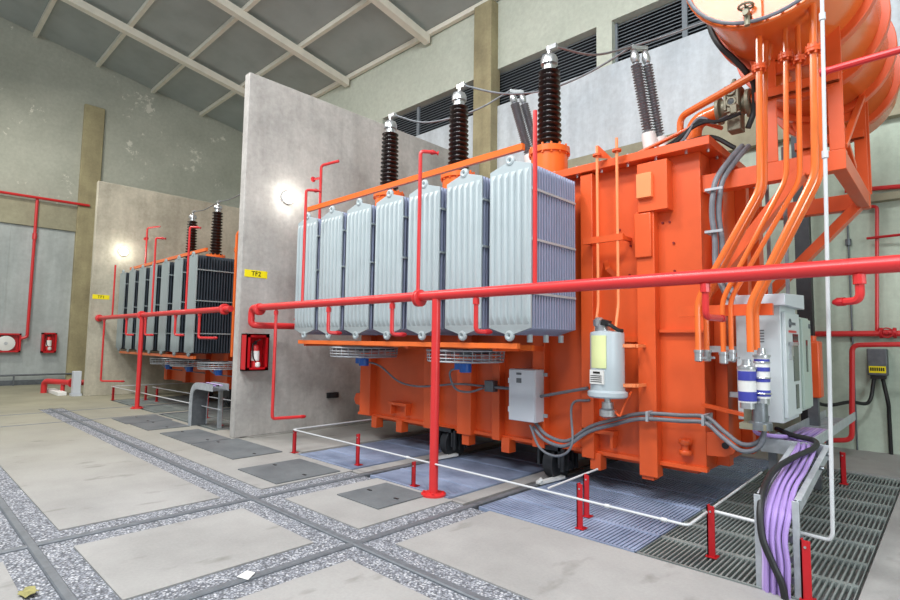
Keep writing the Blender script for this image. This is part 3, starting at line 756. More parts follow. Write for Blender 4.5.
# big breather cylinder
bx, by = -2.63, 5.17
m = MB(); m.lathe((bx, by, 1.05), [(.185, 0), (.20, .015), (.20, .055), (.172, .075), (.172, .64), (.167, .665), (.1, .68)], n=28); br = m.build('dehydrating_breather', 'breather', T)
m = MB(); 
m.prism([(bx-.14+.02*i, by-.175*math.cos(math.asin(min(.99, abs((-.14+.02*i)/.175))))-.004, 1.30) for i in range(11)]+[(bx-.14+.02*i, by-.165*math.cos(math.asin(min(.99, abs((-.14+.02*i)/.175))))-.002, 1.30) for i in range(10, -1, -1)], (0, 0, .33))
bmesh.ops.translate(m.bm, vec=(0.01, 0, .05), verts=m.bm.verts); m.build('label_plate', 'label', br)
MB().hexa([(bx-.11, by-.168, 1.19), (bx+.05, by-.185, 1.19), (bx+.05, by-.16, 1.19), (bx-.11, by-.13, 1.19), (bx-.11, by-.168, 1.33), (bx+.05, by-.185, 1.33), (bx+.05, by-.16, 1.33), (bx-.11, by-.13, 1.33)]).build('label_plate', 'paper', br)
m = MB()
for k in range(4): m.hexa([(bx-.10, by-.172, 1.21+.02*k), (bx+.03, by-.187, 1.21+.02*k), (bx+.03, by-.17, 1.21+.02*k), (bx-.10, by-.16, 1.21+.02*k), (bx-.10, by-.172, 1.217+.02*k), (bx+.03, by-.187, 1.217+.02*k), (bx+.03, by-.17, 1.217+.02*k), (bx-.10, by-.16, 1.217+.02*k)])
m.hexa([(bx-.07, by-.176, 1.295), (bx+.01, by-.185, 1.295), (bx+.01, by-.17, 1.295), (bx-.07, by-.16, 1.295), (bx-.07, by-.176, 1.315), (bx+.01, by-.185, 1.315), (bx+.01, by-.17, 1.315), (bx-.07, by-.16, 1.315)]); m.build('print_line', 'black', br)
m = MB(); m.cyl((bx-.05, by, 1.73), (bx-.05, by, 1.80), .08, 14); m.lathe((bx-.08, by-.02, 1.78), [(.06, 0), (.06, .06), (.03, .09)], n=12); m.build('top_fitting', 'alu', br)
m = MB(); m.tube(spline([(bx, by-.05, 1.8), (bx+.08, by-.1, 1.79), (bx+.14, by-.05, 1.74), (bx+.17, by, 1.73)]), .02, 8); m.bar((bx-.02, by-.06, 1.82), (bx+.06, by-.06, 1.80), .07, .06); m.build('top_hose', 'dark', br)
m = MB(); m.cyl((bx, by, 1.0), (bx, by, 1.09), .035, 12); m.lathe((bx, by, .84), [(.05, 0), (.085, .02), (.085, .08), (.06, .1), (.06, .16)], n=16); m.build('sump_glass', 'alu', br)
m = MB()
for z in (1.18, 1.58): m.bar((bx+.15, by, z), (bx+.28, by+.1, z), .03, .035); m.bar((bx+.26, by+.05, z), (bx+.3, by+.4, z), .03, .03)
m.build('mounting_bracket', 'orange_faded', br)
pipe(T, 'breather_drain', [(bx+.06, by, .93), (bx+.13, by, .86), (bx+.16, by+.05, 1.0), (bx+.16, by+.2, 1.1)], .012, 'orange', .03, 8)
# junction box on the tank front
jx0, jx1 = -3.95, -3.575
m = MB(); m.box(jx0, 5.25, .67, jx1, 5.45, 1.28); jb = m.build('junction_box', 'grey_box', T, .008)
m = MB(); m.box(jx0+.005, 5.235, .675, jx1-.005, 5.25, 1.275); jd = m.build('box_door', 'grey_box', jb, .006)
m = MB(); m.box(jx0+.12, 5.229, 1.215, jx0+.19, 5.236, 1.24); m.box(jx0+.12, 5.229, 1.12, jx0+.19, 5.236, 1.175); m.build('name_plate', 'galvd', jb)
m = MB()
for z in (.8, 1.14): m.cyl((jx0+.005, 5.24, z-.03), (jx0+.005, 5.24, z+.03), .012, 8)
m.build('hinge', 'grey_box', jb)
m = MB()
for z in (.74, 1.22): m.box(jx1, 5.42, z-.02, jx1+.05, 5.44, z+.02)
m.box(jx0, 5.42, .7, jx0+.02, 5.57, .75); m.box(jx1-.03, 5.42, .7, jx1, 5.57, .75); m.box(jx0, 5.42, 1.2, jx0+.02, 5.57, 1.25); m.box(jx1-.03, 5.42, 1.2, jx1, 5.57, 1.25)
m.build('box_bracket', 'galv', jb)
q = W(491, 386, 'y', 5.38)
MB().box(q.x-.07, 5.33, q.z-.07, q.x+.07, 5.44, q.z+.07).build('small_terminal_box', 'galvd', T, .006)
MB().tube([(q.x+.07, 5.38, q.z-.01), (jx0, 5.38, q.z-.01)], .02, 8).build('short_conduit', 'conduit', T)
MB().tube([(jx1, 5.36, .97), W(588, 388, 'y', 5.40)], .018, 8).build('short_conduit', 'conduit', T)
pts = [(-6.42, 5.0, 1.28), W(380, 366, 'y', 5.15), W(398, 381, 'y', 5.35), W(415, 386, 'y', 5.4), W(432, 386, 'y', 5.42), W(458, 384, 'y', 5.42), W(484, 386, 'y', 5.4)]
MB().tube(spline(pts), .014, 8).build('fan_cable', 'conduit', T)
pts = [(-4.5, 5.0, 1.28), W(450, 372, 'y', 5.1), W(455, 388, 'y', 5.2), W(468, 392, 'y', 5.3), W(484, 388, 'y', 5.38)]
MB().tube(spline(pts), .014, 8).build('fan_cable', 'conduit', T)

# ---- control cabinets on the right
def cabinet():
    x0, x1, y0, y1 = -1.47, -1.11, 5.40, 6.02; z0, z1 = .93, 1.93
    t = thing('control_cabinet', ((x0+x1)/2, (y0+y1)/2, z0-.05), 'tall light grey control cabinet with overhanging lid, right of the orange tank', 'cabinet')
    MB().box(x0, y0, z0, x1, y1, z1+.03).build('body', 'cab', t, .006)
    m = MB(); m.hexa([(x0-.08, y0-.1, z1+.02), (x1+.06, y0-.1, z1+.02), (x1+.06, y1+.08, z1+.02), (x0-.08, y1+.08, z1+.02), (x0-.08, y0-.1, z1+.12), (x1+.06, y0-.1, z1+.12), (x1+.06, y1+.08, z1+.16), (x0-.08, y1+.08, z1+.16)]); m.build('lid', 'grey_box', t, .006)
    d = MB().box(x1, y0+.03, z0+.04, x1+.03, y1-.02, z1-.03).build('door', 'cab', t, .006)
    m = MB(); m.box(x1+.03, y0+.3, z0+.35, x1+.034, y1-.1, z0+.78); m.box(x1+.03, y0+.36, z0+.1, x1+.034, y1-.14, z0+.32); m.build('window', 'glass', d)
    m = MB(); m.box(x1+.03, y0+.17, z0+.58, x1+.045, y0+.25, z0+.7); m.bar((x1+.06, y0+.1, z0+.69), (x1+.06, y0+.28, z0+.69), .025, .03); m.box(x1+.03, y0+.14, z0+.55, x1+.05, y0+.2, z0+.60); m.build('handle', 'alu', d)
    m = MB(); m.ring((x1+.032, y0+.2, z0+.875), .035, .007, (1, 0, 0), 16, 6); m.bar((x1+.033, y0+.17, z0+.85), (x1+.033, y0+.23, z0+.90), .006, .02, (0, 0, 1))
    for k in range(4): m.box(x1+.03, y0+.28+.04*k, z0+.86, x1+.034, y0+.305+.04*k, z0+.885)
    m.build('logo', 'galvd', d)
    MB().box(x1+.03, y0+.15, z0+.79, x1+.034, y0+.45, z0+.81).build('red_stripe', 'redbox', d)
    m = MB()
    for k in range(5): m.box(x0+.17, y0-.004, z0+.80-.025*k, x0+.23, y0+.001, z0+.81-.025*k)
    m.build('vent', 'galvd', t)
    for za, zb in ((.6, .66), (.15, .2)): MB().box(x0-.33, y0+.2+(.3 if za < .3 else 0), z0+za, x0, y0+.26+(.3 if za < .3 else 0), z0+zb).build('mounting_arm', 'cab', t)
    for xx, yy in ((x1-.05, y0+.5), (x0+.15, y0+.55)): MB().box(xx, yy, z1+.1, xx+.03, yy+.03, z1+1.6).build('cable_riser', 'steel', t)
    t2 = thing('control_cabinet', (-1.22, 6.34, z0), 'short pale green grey cabinet tucked behind the tall grey control cabinet', 'cabinet')
    MB().box(-1.4, 6.06, .98, -1.09, 6.50, 1.88).build('body', 'cabgreen', t2, .006)
    d2 = MB().box(-1.09, 6.08, 1.0, -1.07, 6.48, 1.86).build('door', 'cabgreen', t2, .004)
    MB().box(-1.07, 6.22, 1.35, -1.066, 6.29, 1.66).build('window', 'glass', d2)
    MB().cyl((-1.07, 6.4, 1.8), (-1.06, 6.4, 1.8), .025, 12).build('lock', 'galvd', d2)
cabinet()
t = thing('motor_box', (-1.2, 7.35, 0), 'small orange drive box standing behind the grey cabinets', 'box')
MB().box(-1.3, 7.25, 1.02, -1.12, 7.45, 1.66).build('housing', 'orange', t, .02); m = MB(); m.cyl((-1.2, 7.35, 1.66), (-1.2, 7.35, 1.72), .04, 12); m.build('shaft_cap', 'orange', t); MB().box(-1.26, 7.3, 0, -1.16, 7.4, 1.03).build('post', 'galvd', t)

# ---- cable tray with purple cables
t = thing('cable_tray', (-1.0, 4.7, 0), 'galvanised cable tray coming from under the grey cabinets and dropping to the floor', 'cable tray')
xr, xl = -.80, -1.02
for x in (xr, xl):
    m = MB()
    pb, pc = V((x, 5.36, .74)), V((x, 4.20, .54))
    m.bar(pb, pc, .012, .10); m.bar(pb+V((0, 0, .05)), pc+V((0, 0, .05)), .04, .008)
    m.box(x-.02, 4.12, -.02, x+.02, 4.128, .60); m.box(x-.006, 4.128, -.02, x+.006, 4.22, .56); m.build('side_rail', 'galv', t, .003)
for x in (-1.26, -.96): MB().box(x, 5.36, .69, x+.012, 8.4, .79).build('side_rail', 'galv', t, .003)
for k in range(20): MB().box(-1.25, 8.3-.15*k, .69, -.96, 8.36-.15*k, .705).build('rung', 'galv', t)
for k in range(6):
    f_ = k/6; MB().bar((xl, 5.3-1.1*f_, .70-.19*f_), (xr, 5.3-1.1*f_, .70-.19*f_), .05, .012).build('rung', 'galv', t)
for k in range(3): MB().box(xl, 4.19, .05+.13*k, xr, 4.2, .09+.13*k).build('rung', 'galv', t)
MB().box(-1.28, 5.33, .68, xr+.03, 5.345, .80).build('cross_plate', 'galv', t, .003)
for x, y in ((-1.2, 5.4), (-1.2, 8.2)): MB().box(x-.03, y-.03, 0, x+.03, y+.03, .69).build('leg', 'galvd', t)
for y, z in ((4.17, .16), (4.17, .36), (4.95, .68), (5.25, .74)): MB().cyl((xr-.01, y, z), (xr+.035, y, z), .016, 8).build('tray_bolt', 'steel', t)
nC = 12
for k in range(nC):
    u = (k+.5)/nC; x = xl+.035+(xr-xl-.06)*u; j = random.uniform(-.01, .01); lay = .016*(k % 3)
    pts = [(-1.22+.24*u, 6.8, .735), (-1.2+.24*u, 5.8, .735+lay), (x-.06, 5.40, .755+lay), (x-.01+j, 5.1, .735+lay), (x-.005, 4.7, .665+lay), (x+j, 4.36, .60+lay), (x+.2*j, 4.17-lay, .51), (x-.01+j, 4.11-lay, .36), (x-.005, 4.10-lay, .2), (x-.01, 4.10-lay, .06), (x-.015, 4.11-lay, -.1)]
    c = MB().tube(spline(pts, 6), .0125, 8).build('cable', 'purple' if k % 3 else 'purple2')
    tag(c, 'purple cable in the bundle filling the galvanised cable tray on the right', 'cable', 'purple cables in the tray')
pts = [(-1.2, 5.55, .86), (-1.05, 5.4, .84), (-.88, 5.3, .83), (-.85, 5.12, .80), (-.93, 4.75, .76), (-.99, 4.4, .70), (-1.0, 4.14, .56), (-.98, 4.05, .36), (-.92, 4.04, .2), (-.87, 4.04, .08), (-.85, 4.05, -.1)]
tag(MB().tube(spline(pts), .022, 10).build('cable', 'dark'), 'thick black cable lying over the purple cables in the tray', 'cable')
tag(MB().tube(spline([(-1.35, 5.5, .93), (-1.32, 5.35, .84), (-1.2, 5.3, .83), (-1.1, 5.4, .82), (-1.05, 5.6, .80)]), .018, 8).build('cable', 'purple'), 'purple cable looping down from the bottom of the tall grey cabinet', 'cable')

# ---- red fire pipes
def deluge(label, x0, x1, postx, risers, drops, flanges, elbow=False, z=2.08, zl=None):
    y = 4.06; zl = zl or z
    t = thing('fire_pipe', (postx, y, 0), label, 'pipe')
    r = .052
    zz = lambda x: zl+(z-zl)*(x-x0)/(x1-x0)
    if elbow:
        pts = [(x1, y, z), (x0+.1, y, z), (x0-.1, y, z), (x0-.1, y, z-.27), (x0-.02, y+.12, z-.28), (x0-.0, y+1.3, z-.27)]
        MB().tube(fillet(pts, .14), r, 14).build('header', 'red', t)
    else: MB().tube([(x1, y, z), (x0, y, zl)], r, 14).build('header', 'red', t)
    for x in flanges: MB().lathe((x-.03, y, zz(x)), [(.085, 0), (.095, .005), (.095, .025), (.07, .03), (.095, .035), (.095, .06), (.085, .065)], (1, 0, 0), 18).build('flange', 'red', t)
    m = MB(); m.tube([(postx, y, .02), (postx, y, z-.04)], .047, 14); po = m.build('post', 'red', t)
    m = MB(); m.lathe((postx, y, .001), [(.13, 0), (.13, .02), (.06, .025)], n=6 if False else 18)
    for k in range(4): m.cyl((postx+.1*math.cos(k*PI/2+.7), y+.1*math.sin(k*PI/2+.7), .01), (postx+.1*math.cos(k*PI/2+.7), y+.1*math.sin(k*PI/2+.7), .045), .014, 6)
    m.build('base_flange', 'red', po)
    for x, zt_, head in risers:
        m = MB(); h = V((.10, -.0, -.02)) if head > 0 else V((0, 0, 0))
        m.tube(fillet([(x, y, zz(x)), (x, y, zt_), (x+.09, y+.12, zt_)] if head else [(x, y, zz(x)), (x, y, zt_)], .04), .021, 8)
        rr = m.build('riser', 'red', t)
        if head: MB().lathe((x+.07, y+.09, zt_), [(.024, 0), (.03, .02), (.012, .07), (.03, .09)], (.6, .8, -.1), 10).build('nozzle', 'redpost', rr)
    for x, zb_, dx, dy in drops:
        m = MB(); m.tube(fillet([(x, y, zz(x)), (x, y, zb_), (x+dx, y+dy, zb_)], .05), .024, 8); m.lathe((x, y, zz(x)-.1), [(.034, 0), (.034, .06)], n=10)
        rr = m.build('drop_pipe', 'red', t)
        d = V((dx, dy, 0)).normalized(); MB().lathe(V((x+dx, y+dy, zb_)), [(.028, -.02), (.028, .02), (.014, .05)], d, 10).build('nozzle', 'redpost', rr)
    return t
deluge('red fire pipe on a red post running in front of the near transformer and radiators', -8.1, 3.0, -4.03,
    [(-6.70, 3.74, 1), (-4.32, 3.74, 1), (-2.77, 3.76, 0)],
    [(-6.04, 1.69, .05, .12), (-4.75, 1.67, .05, .12), (-3.47, 1.70, .05, .12), (-1.30, 1.80, .02, .3), (-.41, 1.88, -.10, .05), (-7.42, .42, .1, .45)],
    (-7.95, -4.3), True, 2.09, 2.06)
# tall double riser behind the left radiators
t = thing('fire_pipe', (-8.0, 5.0, 1.9), 'thin red sprinkler riser with two nozzles between TF2 wall and near radiators', 'pipe')
z1_ = W(320, 166, 'y', 5.0).z; xx = W(320, 205, 'y', 5.0).x
m = MB(); m.tube(fillet([(XW2+.025, 5.0, 1.95), (xx, 5.0, 1.95), (xx, 5.0, z1_), (xx+.3, 5.15, z1_+.05)], .06), .024, 8); m.build('riser', 'red', t)
zz_ = W(318, 179, 'y', 5.0).z; m = MB(); m.tube([(xx, 5.0, zz_), (xx-.2, 5.0, zz_+.02)], .022, 8); m.lathe((xx-.2, 5.0, zz_+.02), [(.03, 0), (.05, .04), (.01, .06)], (-1, 0, .1), 8); m.build('nozzle', 'redpost', t)
deluge('red fire pipe on a red post running in front of the far transformer', -16.99, -8.95, -13.45,
    [(W(115.5, 265, 'y', 4.06).x, W(115.5, 265, 'y', 4.06).z, 0), (W(156, 238, 'y', 4.06).x, W(156, 238, 'y', 4.06).z, 1), (W(190, 227, 'y', 4.06).x, W(190, 227, 'y', 4.06).z, 1)],
    [(W(126, 333, 'y', 4.06).x, 1.65, .1, .1), (W(145, 333, 'y', 4.06).x, 1.65, .12, .1), (W(175, 330, 'y', 4.06).x, 1.65, .1, .1), (W(199, 330, 'y', 4.06).x, 1.6, .5, .1), (W(103, 345, 'y', 4.06).x, .43, .4, .4)],
    (-16.96, -13.5, -9.2), False, 2.10, 2.10)
t = thing('fire_pipe', (-16.8, 5.05, 3.5), 'thin red sprinkler riser with a bent head behind the far radiators', 'pipe')
a = W(147.5, 228, 'y', 5.05); m = MB(); m.tube(fillet([(XW1+.025, 5.05, 3.55), (a.x, 5.05, 3.55), (a.x, 5.05, a.z), (a.x+.4, 5.25, a.z+.02)], .06), .024, 8); m.build('riser', 'red', t)
m = MB(); q = W(145, 239, 'y', 5.05); m.tube([(a.x, 5.05, q.z), (a.x-.12, 5.05, q.z)], .05, 8); m.build('nozzle', 'redpost', t)
# ---- barrier posts and white pipe
def bpost(x, y, h, label, grp='short red barrier posts around the pits'):
    t = thing('barrier_post', (x, y, 0), label, 'post', grp)
    m = MB(); m.box(x-.028, y-.028, .0, x+.028, y-.018, h); m.box(x-.028, y-.028, 0, x-.018, y+.028, h); m.build('upright', 'redpost', t)
    m = MB(); m.box(x-.04, y-.04, .001, x+.04, y+.04, .009); m.build('foot_plate', 'redpost', t)
    m = MB(); m.cyl((x+.0, y-.034, h-.04), (x, y-.01, h-.04), .008, 8); m.build('bolt', 'alu', t)
bpost(-6.87, 4.13, .32, 'short red barrier post at the foot of the TF2 wall, corner of the white rail')
bpost(-5.65, 4.32, .39, 'short red barrier post on the blue grey grating left of the rails')
bpost(-4.42, 4.16, .26, 'short red barrier post just left of the tall red post')
bpost(-2.43, 4.27, .38, 'short red barrier post nearest the white rail end, right one of the close pair')
bpost(-2.55, 4.60, .38, 'short red barrier post on the grating, rear one of the close pair')
bpost(-1.41, 4.43, .38, 'short red barrier post at the white rail corner in front of the tank end')
bpost(-.75, 4.13, .37, 'short red barrier post beside the purple cables')
bpost(-1.02, 7.83, .37, 'short red barrier post deep on the grating behind the cable tray')
bpost(-1.55, 7.0, .45, 'short red barrier post in the shade beyond the towing lug')
ZW = .345
t = thing('barrier_rail', (-4, 4.1, 0), 'thin white pipe rail on short red posts around the near transformer pit', 'rail')
m = MB(); m.tube(fillet([(-6.89, 7.6, ZW), (-6.89, 4.09, ZW-.02), (-1.43, 4.0, ZW-.02), (-1.46, 6.1, ZW)], .05), .0095, 8); m.build('pipe', 'whitepipe', t)
for x in (-6.8, -4.42, -2.05, -1.6): MB().lathe((x-.02, 4.09-.09*(x+6.89)/5.46, ZW-.02), [(.015, 0), (.015, .04)], (1, 0, 0), 10).build('coupling', 'whitepipe', t)
a = W(735, 503, 'z', ZW)
t = thing('barrier_rail', (-2.6, 4.75, 0), 'short white pipe rail stub on the rear red post of the close pair', 'rail'); 
m = MB(); m.tube([(-2.62, 4.05, ZW), (-2.58, 4.85, ZW+.04)], .0095, 8); m.build('pipe', 'whitepipe', t)
b0 = W(833, 541, 'z', .32)
t = thing('conduit', (b0.x, b0.y, 0), 'tall thin white conduit rising to the roof on the right, bent at its foot', 'conduit')
m = MB(); m.tube(fillet([(-1.44, 4.42, ZW), (b0.x-.02, b0.y, .32), (b0.x, b0.y, .36), W(822, 0, 'y', b0.y), b0+(W(822, 0, 'y', b0.y)-b0)*((11.25-b0.z)/(W(822, 0, 'y', b0.y).z-b0.z))], .05), .013, 10); m.build('pipe', 'whitepipe', t)
for py in (158, 20): MB().lathe(W(822+11*py/540, py, 'y', b0.y), [(.02, 0), (.02, .05)], n=10).build('coupling', 'whitepipe', t)
# far pit barrier
for x, y, h, l in ((-15.6, 4.15, .36, 'short red barrier post at the far concrete wall, left end of the far pit'), (-15.1, 4.75, .36, 'short red barrier post behind the tall far red post, left one of two'), (-14.6, 4.85, .36, 'short red barrier post behind the tall far red post, right one of two'),
    (-11.0, 4.6, .5, 'short red barrier post under the far galvanised duct'), (-9.9, 4.4, .5, 'short red barrier post left of the TF2 wall edge')): bpost(x, y, h, l, 'short red barrier posts around the far pit')
t = thing('barrier_rail', (-13, 4.2, 0), 'thin white pipe rail around the far transformer pit', 'rail')
m = MB(); m.tube(fillet([(-15.6, 7, ZW), (-15.62, 4.1, ZW), (-9.45, 4.18, ZW)], .05), .0095, 8); m.tube([(-14.8, 4.8, ZW), (-9.45, 5.0, ZW)], .0095, 8); m.build('pipe', 'whitepipe', t)
# far galvanised duct
t = thing('cable_tray', (-10.2, 4.2, 0), 'galvanised cable duct bending up from the floor in front of the far transformer', 'cable tray')
for y in (3.98, 4.26):
    m = MB(); path = fillet([(-10.25, y, 0), (-10.25, y, .74), (-9.35, y, .72+.02)], .3, 8)
    for a, b in zip(path, path[1:]): m.bar(a, b+(b-a)*.02, .012, .12, (0, 1, 0) if False else V((0, 1, 0)).cross(b-a))
    m.build('side_rail', 'galv', t)
m = MB()
path = fillet([(-10.22, 4.12, 0), (-10.22, 4.12, .70), (-9.35, 4.12, .69)], .3, 8)
for a, b in zip(path, path[1:]): m.bar(a, b, .28, .01, V((0, 1, 0)).cross(b-a))
m.build('duct_floor', 'galvd', t)
m = MB(); m.box(-9.7, 4.24, 0, -9.64, 4.3, .7); m.build('leg', 'galv', t)
for k in range(3):
    pts = fillet([(-10.30-.03*k, 4.05+.06*k, -.05), (-10.29, 4.05+.06*k, .78), (-9.4, 4.05+.06*k, .77)], .3, 8)
    tag(MB().tube(pts, .014, 8).build('cable', ('purple', 'dark', 'purple2')[k]), ('violet', 'black', 'pale violet')[k]+' cable lying in the far galvanised duct', 'cable', 'cables in the far duct')

# ---- extinguisher box on the TF2 wall
a, b0 = W(243, 334, 'x', XW2), W(262, 369, 'x', XW2)
t = thing('extinguisher_box', (XW2, (a.y+b0.y)/2, 1.1), 'red open extinguisher box on the TF2 concrete wall below the pipe elbow', 'box')
y0, y1, z0, z1 = 4.05, 4.44, 1.08, 1.68
m = MB(); m.box(XW2-.005, y0, z0, XW2+.015, y1, z1); m.box(XW2, y0, z0, XW2+.2, y0+.02, z1); m.box(XW2, y1-.02, z0, XW2+.2, y1, z1); m.box(XW2, y0, z0, XW2+.2, y1, z0+.02); m.box(XW2, y0, z1-.02, XW2+.2, y1, z1)
m.box(XW2+.18, y0, z0, XW2+.2, y0+.06, z1); m.box(XW2+.18, y1-.06, z0, XW2+.2, y1, z1); m.box(XW2+.18, y0, z1-.06, XW2+.2, y1, z1); m.box(XW2+.18, y0, z0, XW2+.2, y1, z0+.05)
m.build('case', 'redbox', t)
def extinguisher(x, y, z, label, s=1):
    e = thing('fire_extinguisher', (x, y, z), label, 'fire extinguisher')
    m = MB(); m.lathe((x, y, z), [(.05*s, 0), (.065*s, .02*s), (.065*s, .34*s), (.05*s, .38*s), (.02*s, .4*s)], n=16); m.build('cylinder', 'red', e)
    m = MB(); m.cyl((x, y, z+.4*s), (x, y, z+.46*s), .022*s, 10); m.bar((x, y, z+.45*s), (x+.02*s, y+.08*s, z+.49*s), .02*s, .014*s); m.build('valve_head', 'dark', e)
    MB().cyl((x, y, z+.14*s), (x, y, z+.3*s), .068*s, 16).build('white_label', 'paper', e)
    MB().lathe((x+.05*s, y+.02, z+.03*s), [(.03*s, 0), (.045*s, .02*s), (.045*s, .07*s), (.02*s, .09*s)], n=12).build('horn', 'white', e)
    m = MB(); m.tube(spline([(x, y-.02*s, z+.43*s), (x+.05*s, y-.07*s, z+.4*s), (x+.06*s, y-.06*s, z+.2*s), (x+.06*s, y-.0, z+.1*s)]), .009*s, 6); m.build('hose', 'dark', e)
extinguisher(XW2+.1, 4.25, z0+.02, 'red fire extinguisher with white label inside the red box on the TF2 wall')
q = W(332, 395, 'x', XW2); t = thing('wall_socket', (XW2, q.y, q.z-.05), 'small black socket box low on the TF2 concrete wall beside the near transformer', 'socket')
MB().box(XW2-.005, q.y-.12, q.z-.05, XW2+.05, q.y+.12, q.z+.05).build('housing', 'dark', t, .008); MB().box(XW2+.05, q.y-.08, q.z-.03, XW2+.056, q.y+.08, q.z+.03).build('cover', 'cast', t)
# ---- left end wall fittings
def lbox(y0, y1, z0, z1, name, label, cat, dep=.2):
    t = thing(name, (XL-.06, (y0+y1)/2, z0), label, cat)
    m = MB(); x = XL-.065
    m.box(x, y0, z0, x+.02, y1, z1)
    for a in ((y0, y0+.05, z0, z1), (y1-.05, y1, z0, z1), (y0, y1, z0, z0+.05), (y0, y1, z1-.05, z1)): m.box(x, a[0], a[2], x+dep, a[1], a[3])
    m.build('case', 'redbox', t); return t
t = lbox(2.35, 3.12, 1.06, 1.66, 'hose_cabinet', 'wide red hose cabinet on the pale end wall panel at the left edge', 'cabinet')
MB().lathe((XL-.02, 2.74, 1.34), [(.2, 0), (.24, .03), (.24, .14), (.1, .16)], (1, 0, 0), 20).build('hose_roll', 'white', t)
MB().cyl((XL-.04, 2.74, 1.34), (XL+.15, 2.74, 1.34), .05, 12).build('hose_nozzle', 'alu', t)
lbox(3.66, 4.06, 1.04, 1.70, 'extinguisher_box', 'red open extinguisher box on the pale end wall panel', 'box')
extinguisher(XL+.05, 3.86, 1.09, 'small red fire extinguisher in the box on the far end wall', 1.2)
t = thing('fire_pipe', (XL+.1, 3.2, 0), 'thin red pipe running along the end wall beam and down to the red hose cabinet', 'pipe')
m = MB(); m.tube([(XL+.12, -6.5, 6.02), (XL+.18, 4.72, 6.15)], .045, 8); m.build('top_run', 'red', t)
xq = XL+.1
m = MB(); m.tube(fillet([(xq, 3.27, 6.1), (xq, 3.27, 1.55), (xq, 3.12, 1.50)], .15), .045, 8); m.build('drop', 'red', t)
m = MB(); m.lathe((xq, 3.27, 4.75), [(.065, 0), (.065, .2)], n=10); m.build('coupling', 'red', t)
t = thing('kick_rail', (XL+.1, 2, 0), 'low dark steel rail along the foot of the end wall', 'rail')
MB().tube([(XL+.15, -6, .33), (XL+.15, 4.6, .33)], .03, 8).build('pipe', 'galvd', t)
m = MB()
for y in (-4, -1, 1, 3.0): m.box(XL+.12, y-.02, 0, XL+.18, y+.02, .33)
m.build('bracket', 'galvd', t)
t = thing('fire_pipe', (-18.2, 3.7, 0), 'low red pipe elbow coming out of the floor left of the far concrete wall', 'pipe')
m = MB(); m.tube(fillet([(-18.7, 3.25, 0), (-18.7, 3.25, .33), (-17.6, 3.7, .33), (-17.35, 4.4, .33)], .15), .075, 12); m.tube([(-18.0, 3.55, .0), (-18.0, 3.55, .3)], .05, 10); m.build('pipe', 'red', t)
m = MB(); m.lathe((-17.62, 3.66, .33), [(.12, 0), (.12, .06)], (1, .4, 0), 14); m.build('flange', 'red', t)
tag(MB().box(-18.9, 3.35, 0, -17.5, 3.55, .1).build('plinth', 'paper', bevel=.01), 'low white plinth under the red pipe elbow', 'plinth')
t = thing('pedestal_box', (-17.3, 3.72, 0), 'narrow grey pedestal box at the foot of the far concrete wall', 'box')
MB().box(-17.42, 3.62, .06, -17.2, 3.8, .66).build('housing', 'grey_box', t, .01); MB().box(-17.46, 3.6, 0, -17.16, 3.82, .06).build('base', 'grey_box', t)
# ---- far transformer
F = thing('transformer', (-13.7, 6.4, 0), 'orange power transformer with grey radiators with shade-coloured fins, far one between the concrete walls', 'transformer')
tank(F, -16.1, -10.6, 5.55, 7.5, .45, 3.1, [(-15.9, -15.7, .45, 3.05), (-14.6, -14.4, .45, 3.05), (-13.4, -13.2, .45, 3.05), (-12.2, -12.0, .45, 3.05), (-11.0, -10.8, .45, 3.05)])
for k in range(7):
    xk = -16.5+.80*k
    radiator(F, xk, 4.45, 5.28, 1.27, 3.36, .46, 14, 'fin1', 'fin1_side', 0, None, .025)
m = MB(); m.bar((-16.4, 4.6, 3.46), (-11.4, 4.6, 3.46), .05, .07); m.build('radiator_top_brace', 'orange2', F)
m = MB(); m.bar((-16.5, 4.5, 1.19), (-11.5, 4.5, 1.19), .06, .06); m.build('radiator_bottom_brace', 'orange2', F)
for x in (-14.2, -12.9, -11.35): fan(F, x, 4.95, 1.02, .42)
for x in (-15.71, -14.05, -12.4): bushing(F, x, 5.9, 3.75, 4.92, 5.16, .24, .155)
for x in RY1:
    for y in (5.7, 7.0):
        m = MB(); m.lathe((x-.09, y, .2), [(.05, 0), (.2, .02), (.2, .15), (.05, .17)], (1, 0, 0), 20); m.build('wheel', 'cast', F); m = MB(); m.box(x-.16, y-.18, .15, x+.16, y+.18, .46); m.build('axle_box', 'cast', F)
for px, zt_ in ((233, 3.9), (237.5, 3.9), (241, 3.7)):
    a = W(px, 330, 'y', 5.2); pipe(F, 'oil_pipe', [(a.x, 5.2, 1.2), (a.x, 5.2, zt_), (a.x+.3, 5.3, zt_+.1)], .035, 'orange2', .1)
m = MB(); m.lathe((-9.98, 4.9, 4.8), [(.6, 0), (.66, .03), (.66, 3), (.5, 3.05)], (0, 1, 0), 32); m.build('conservator', 'orange2', F)
m = MB(); m.box(-10.6, 5.5, 3.0, -9.5, 5.62, 3.2); m.box(-10.6, 7.2, 3.0, -9.5, 7.32, 3.2); m.box(-10.3, 5.5, 3.2, -10.15, 5.55, 4.2); m.box(-9.7, 5.5, 3.2, -9.55, 5.55, 4.2); m.box(-10.3, 7.2, 3.2, -10.15, 7.25, 4.2); m.box(-9.7, 7.2, 3.2, -9.55, 7.25, 4.2); m.build('support_frame', 'orange', F)
for x in (-15.3, -13.8, -12.3): MB().tube(spline([(x, 5.1, .95), (x+.2, 5.2, .8), (x+.6, 5.45, .75)]), .014, 6).build('fan_cable', 'conduit', F)
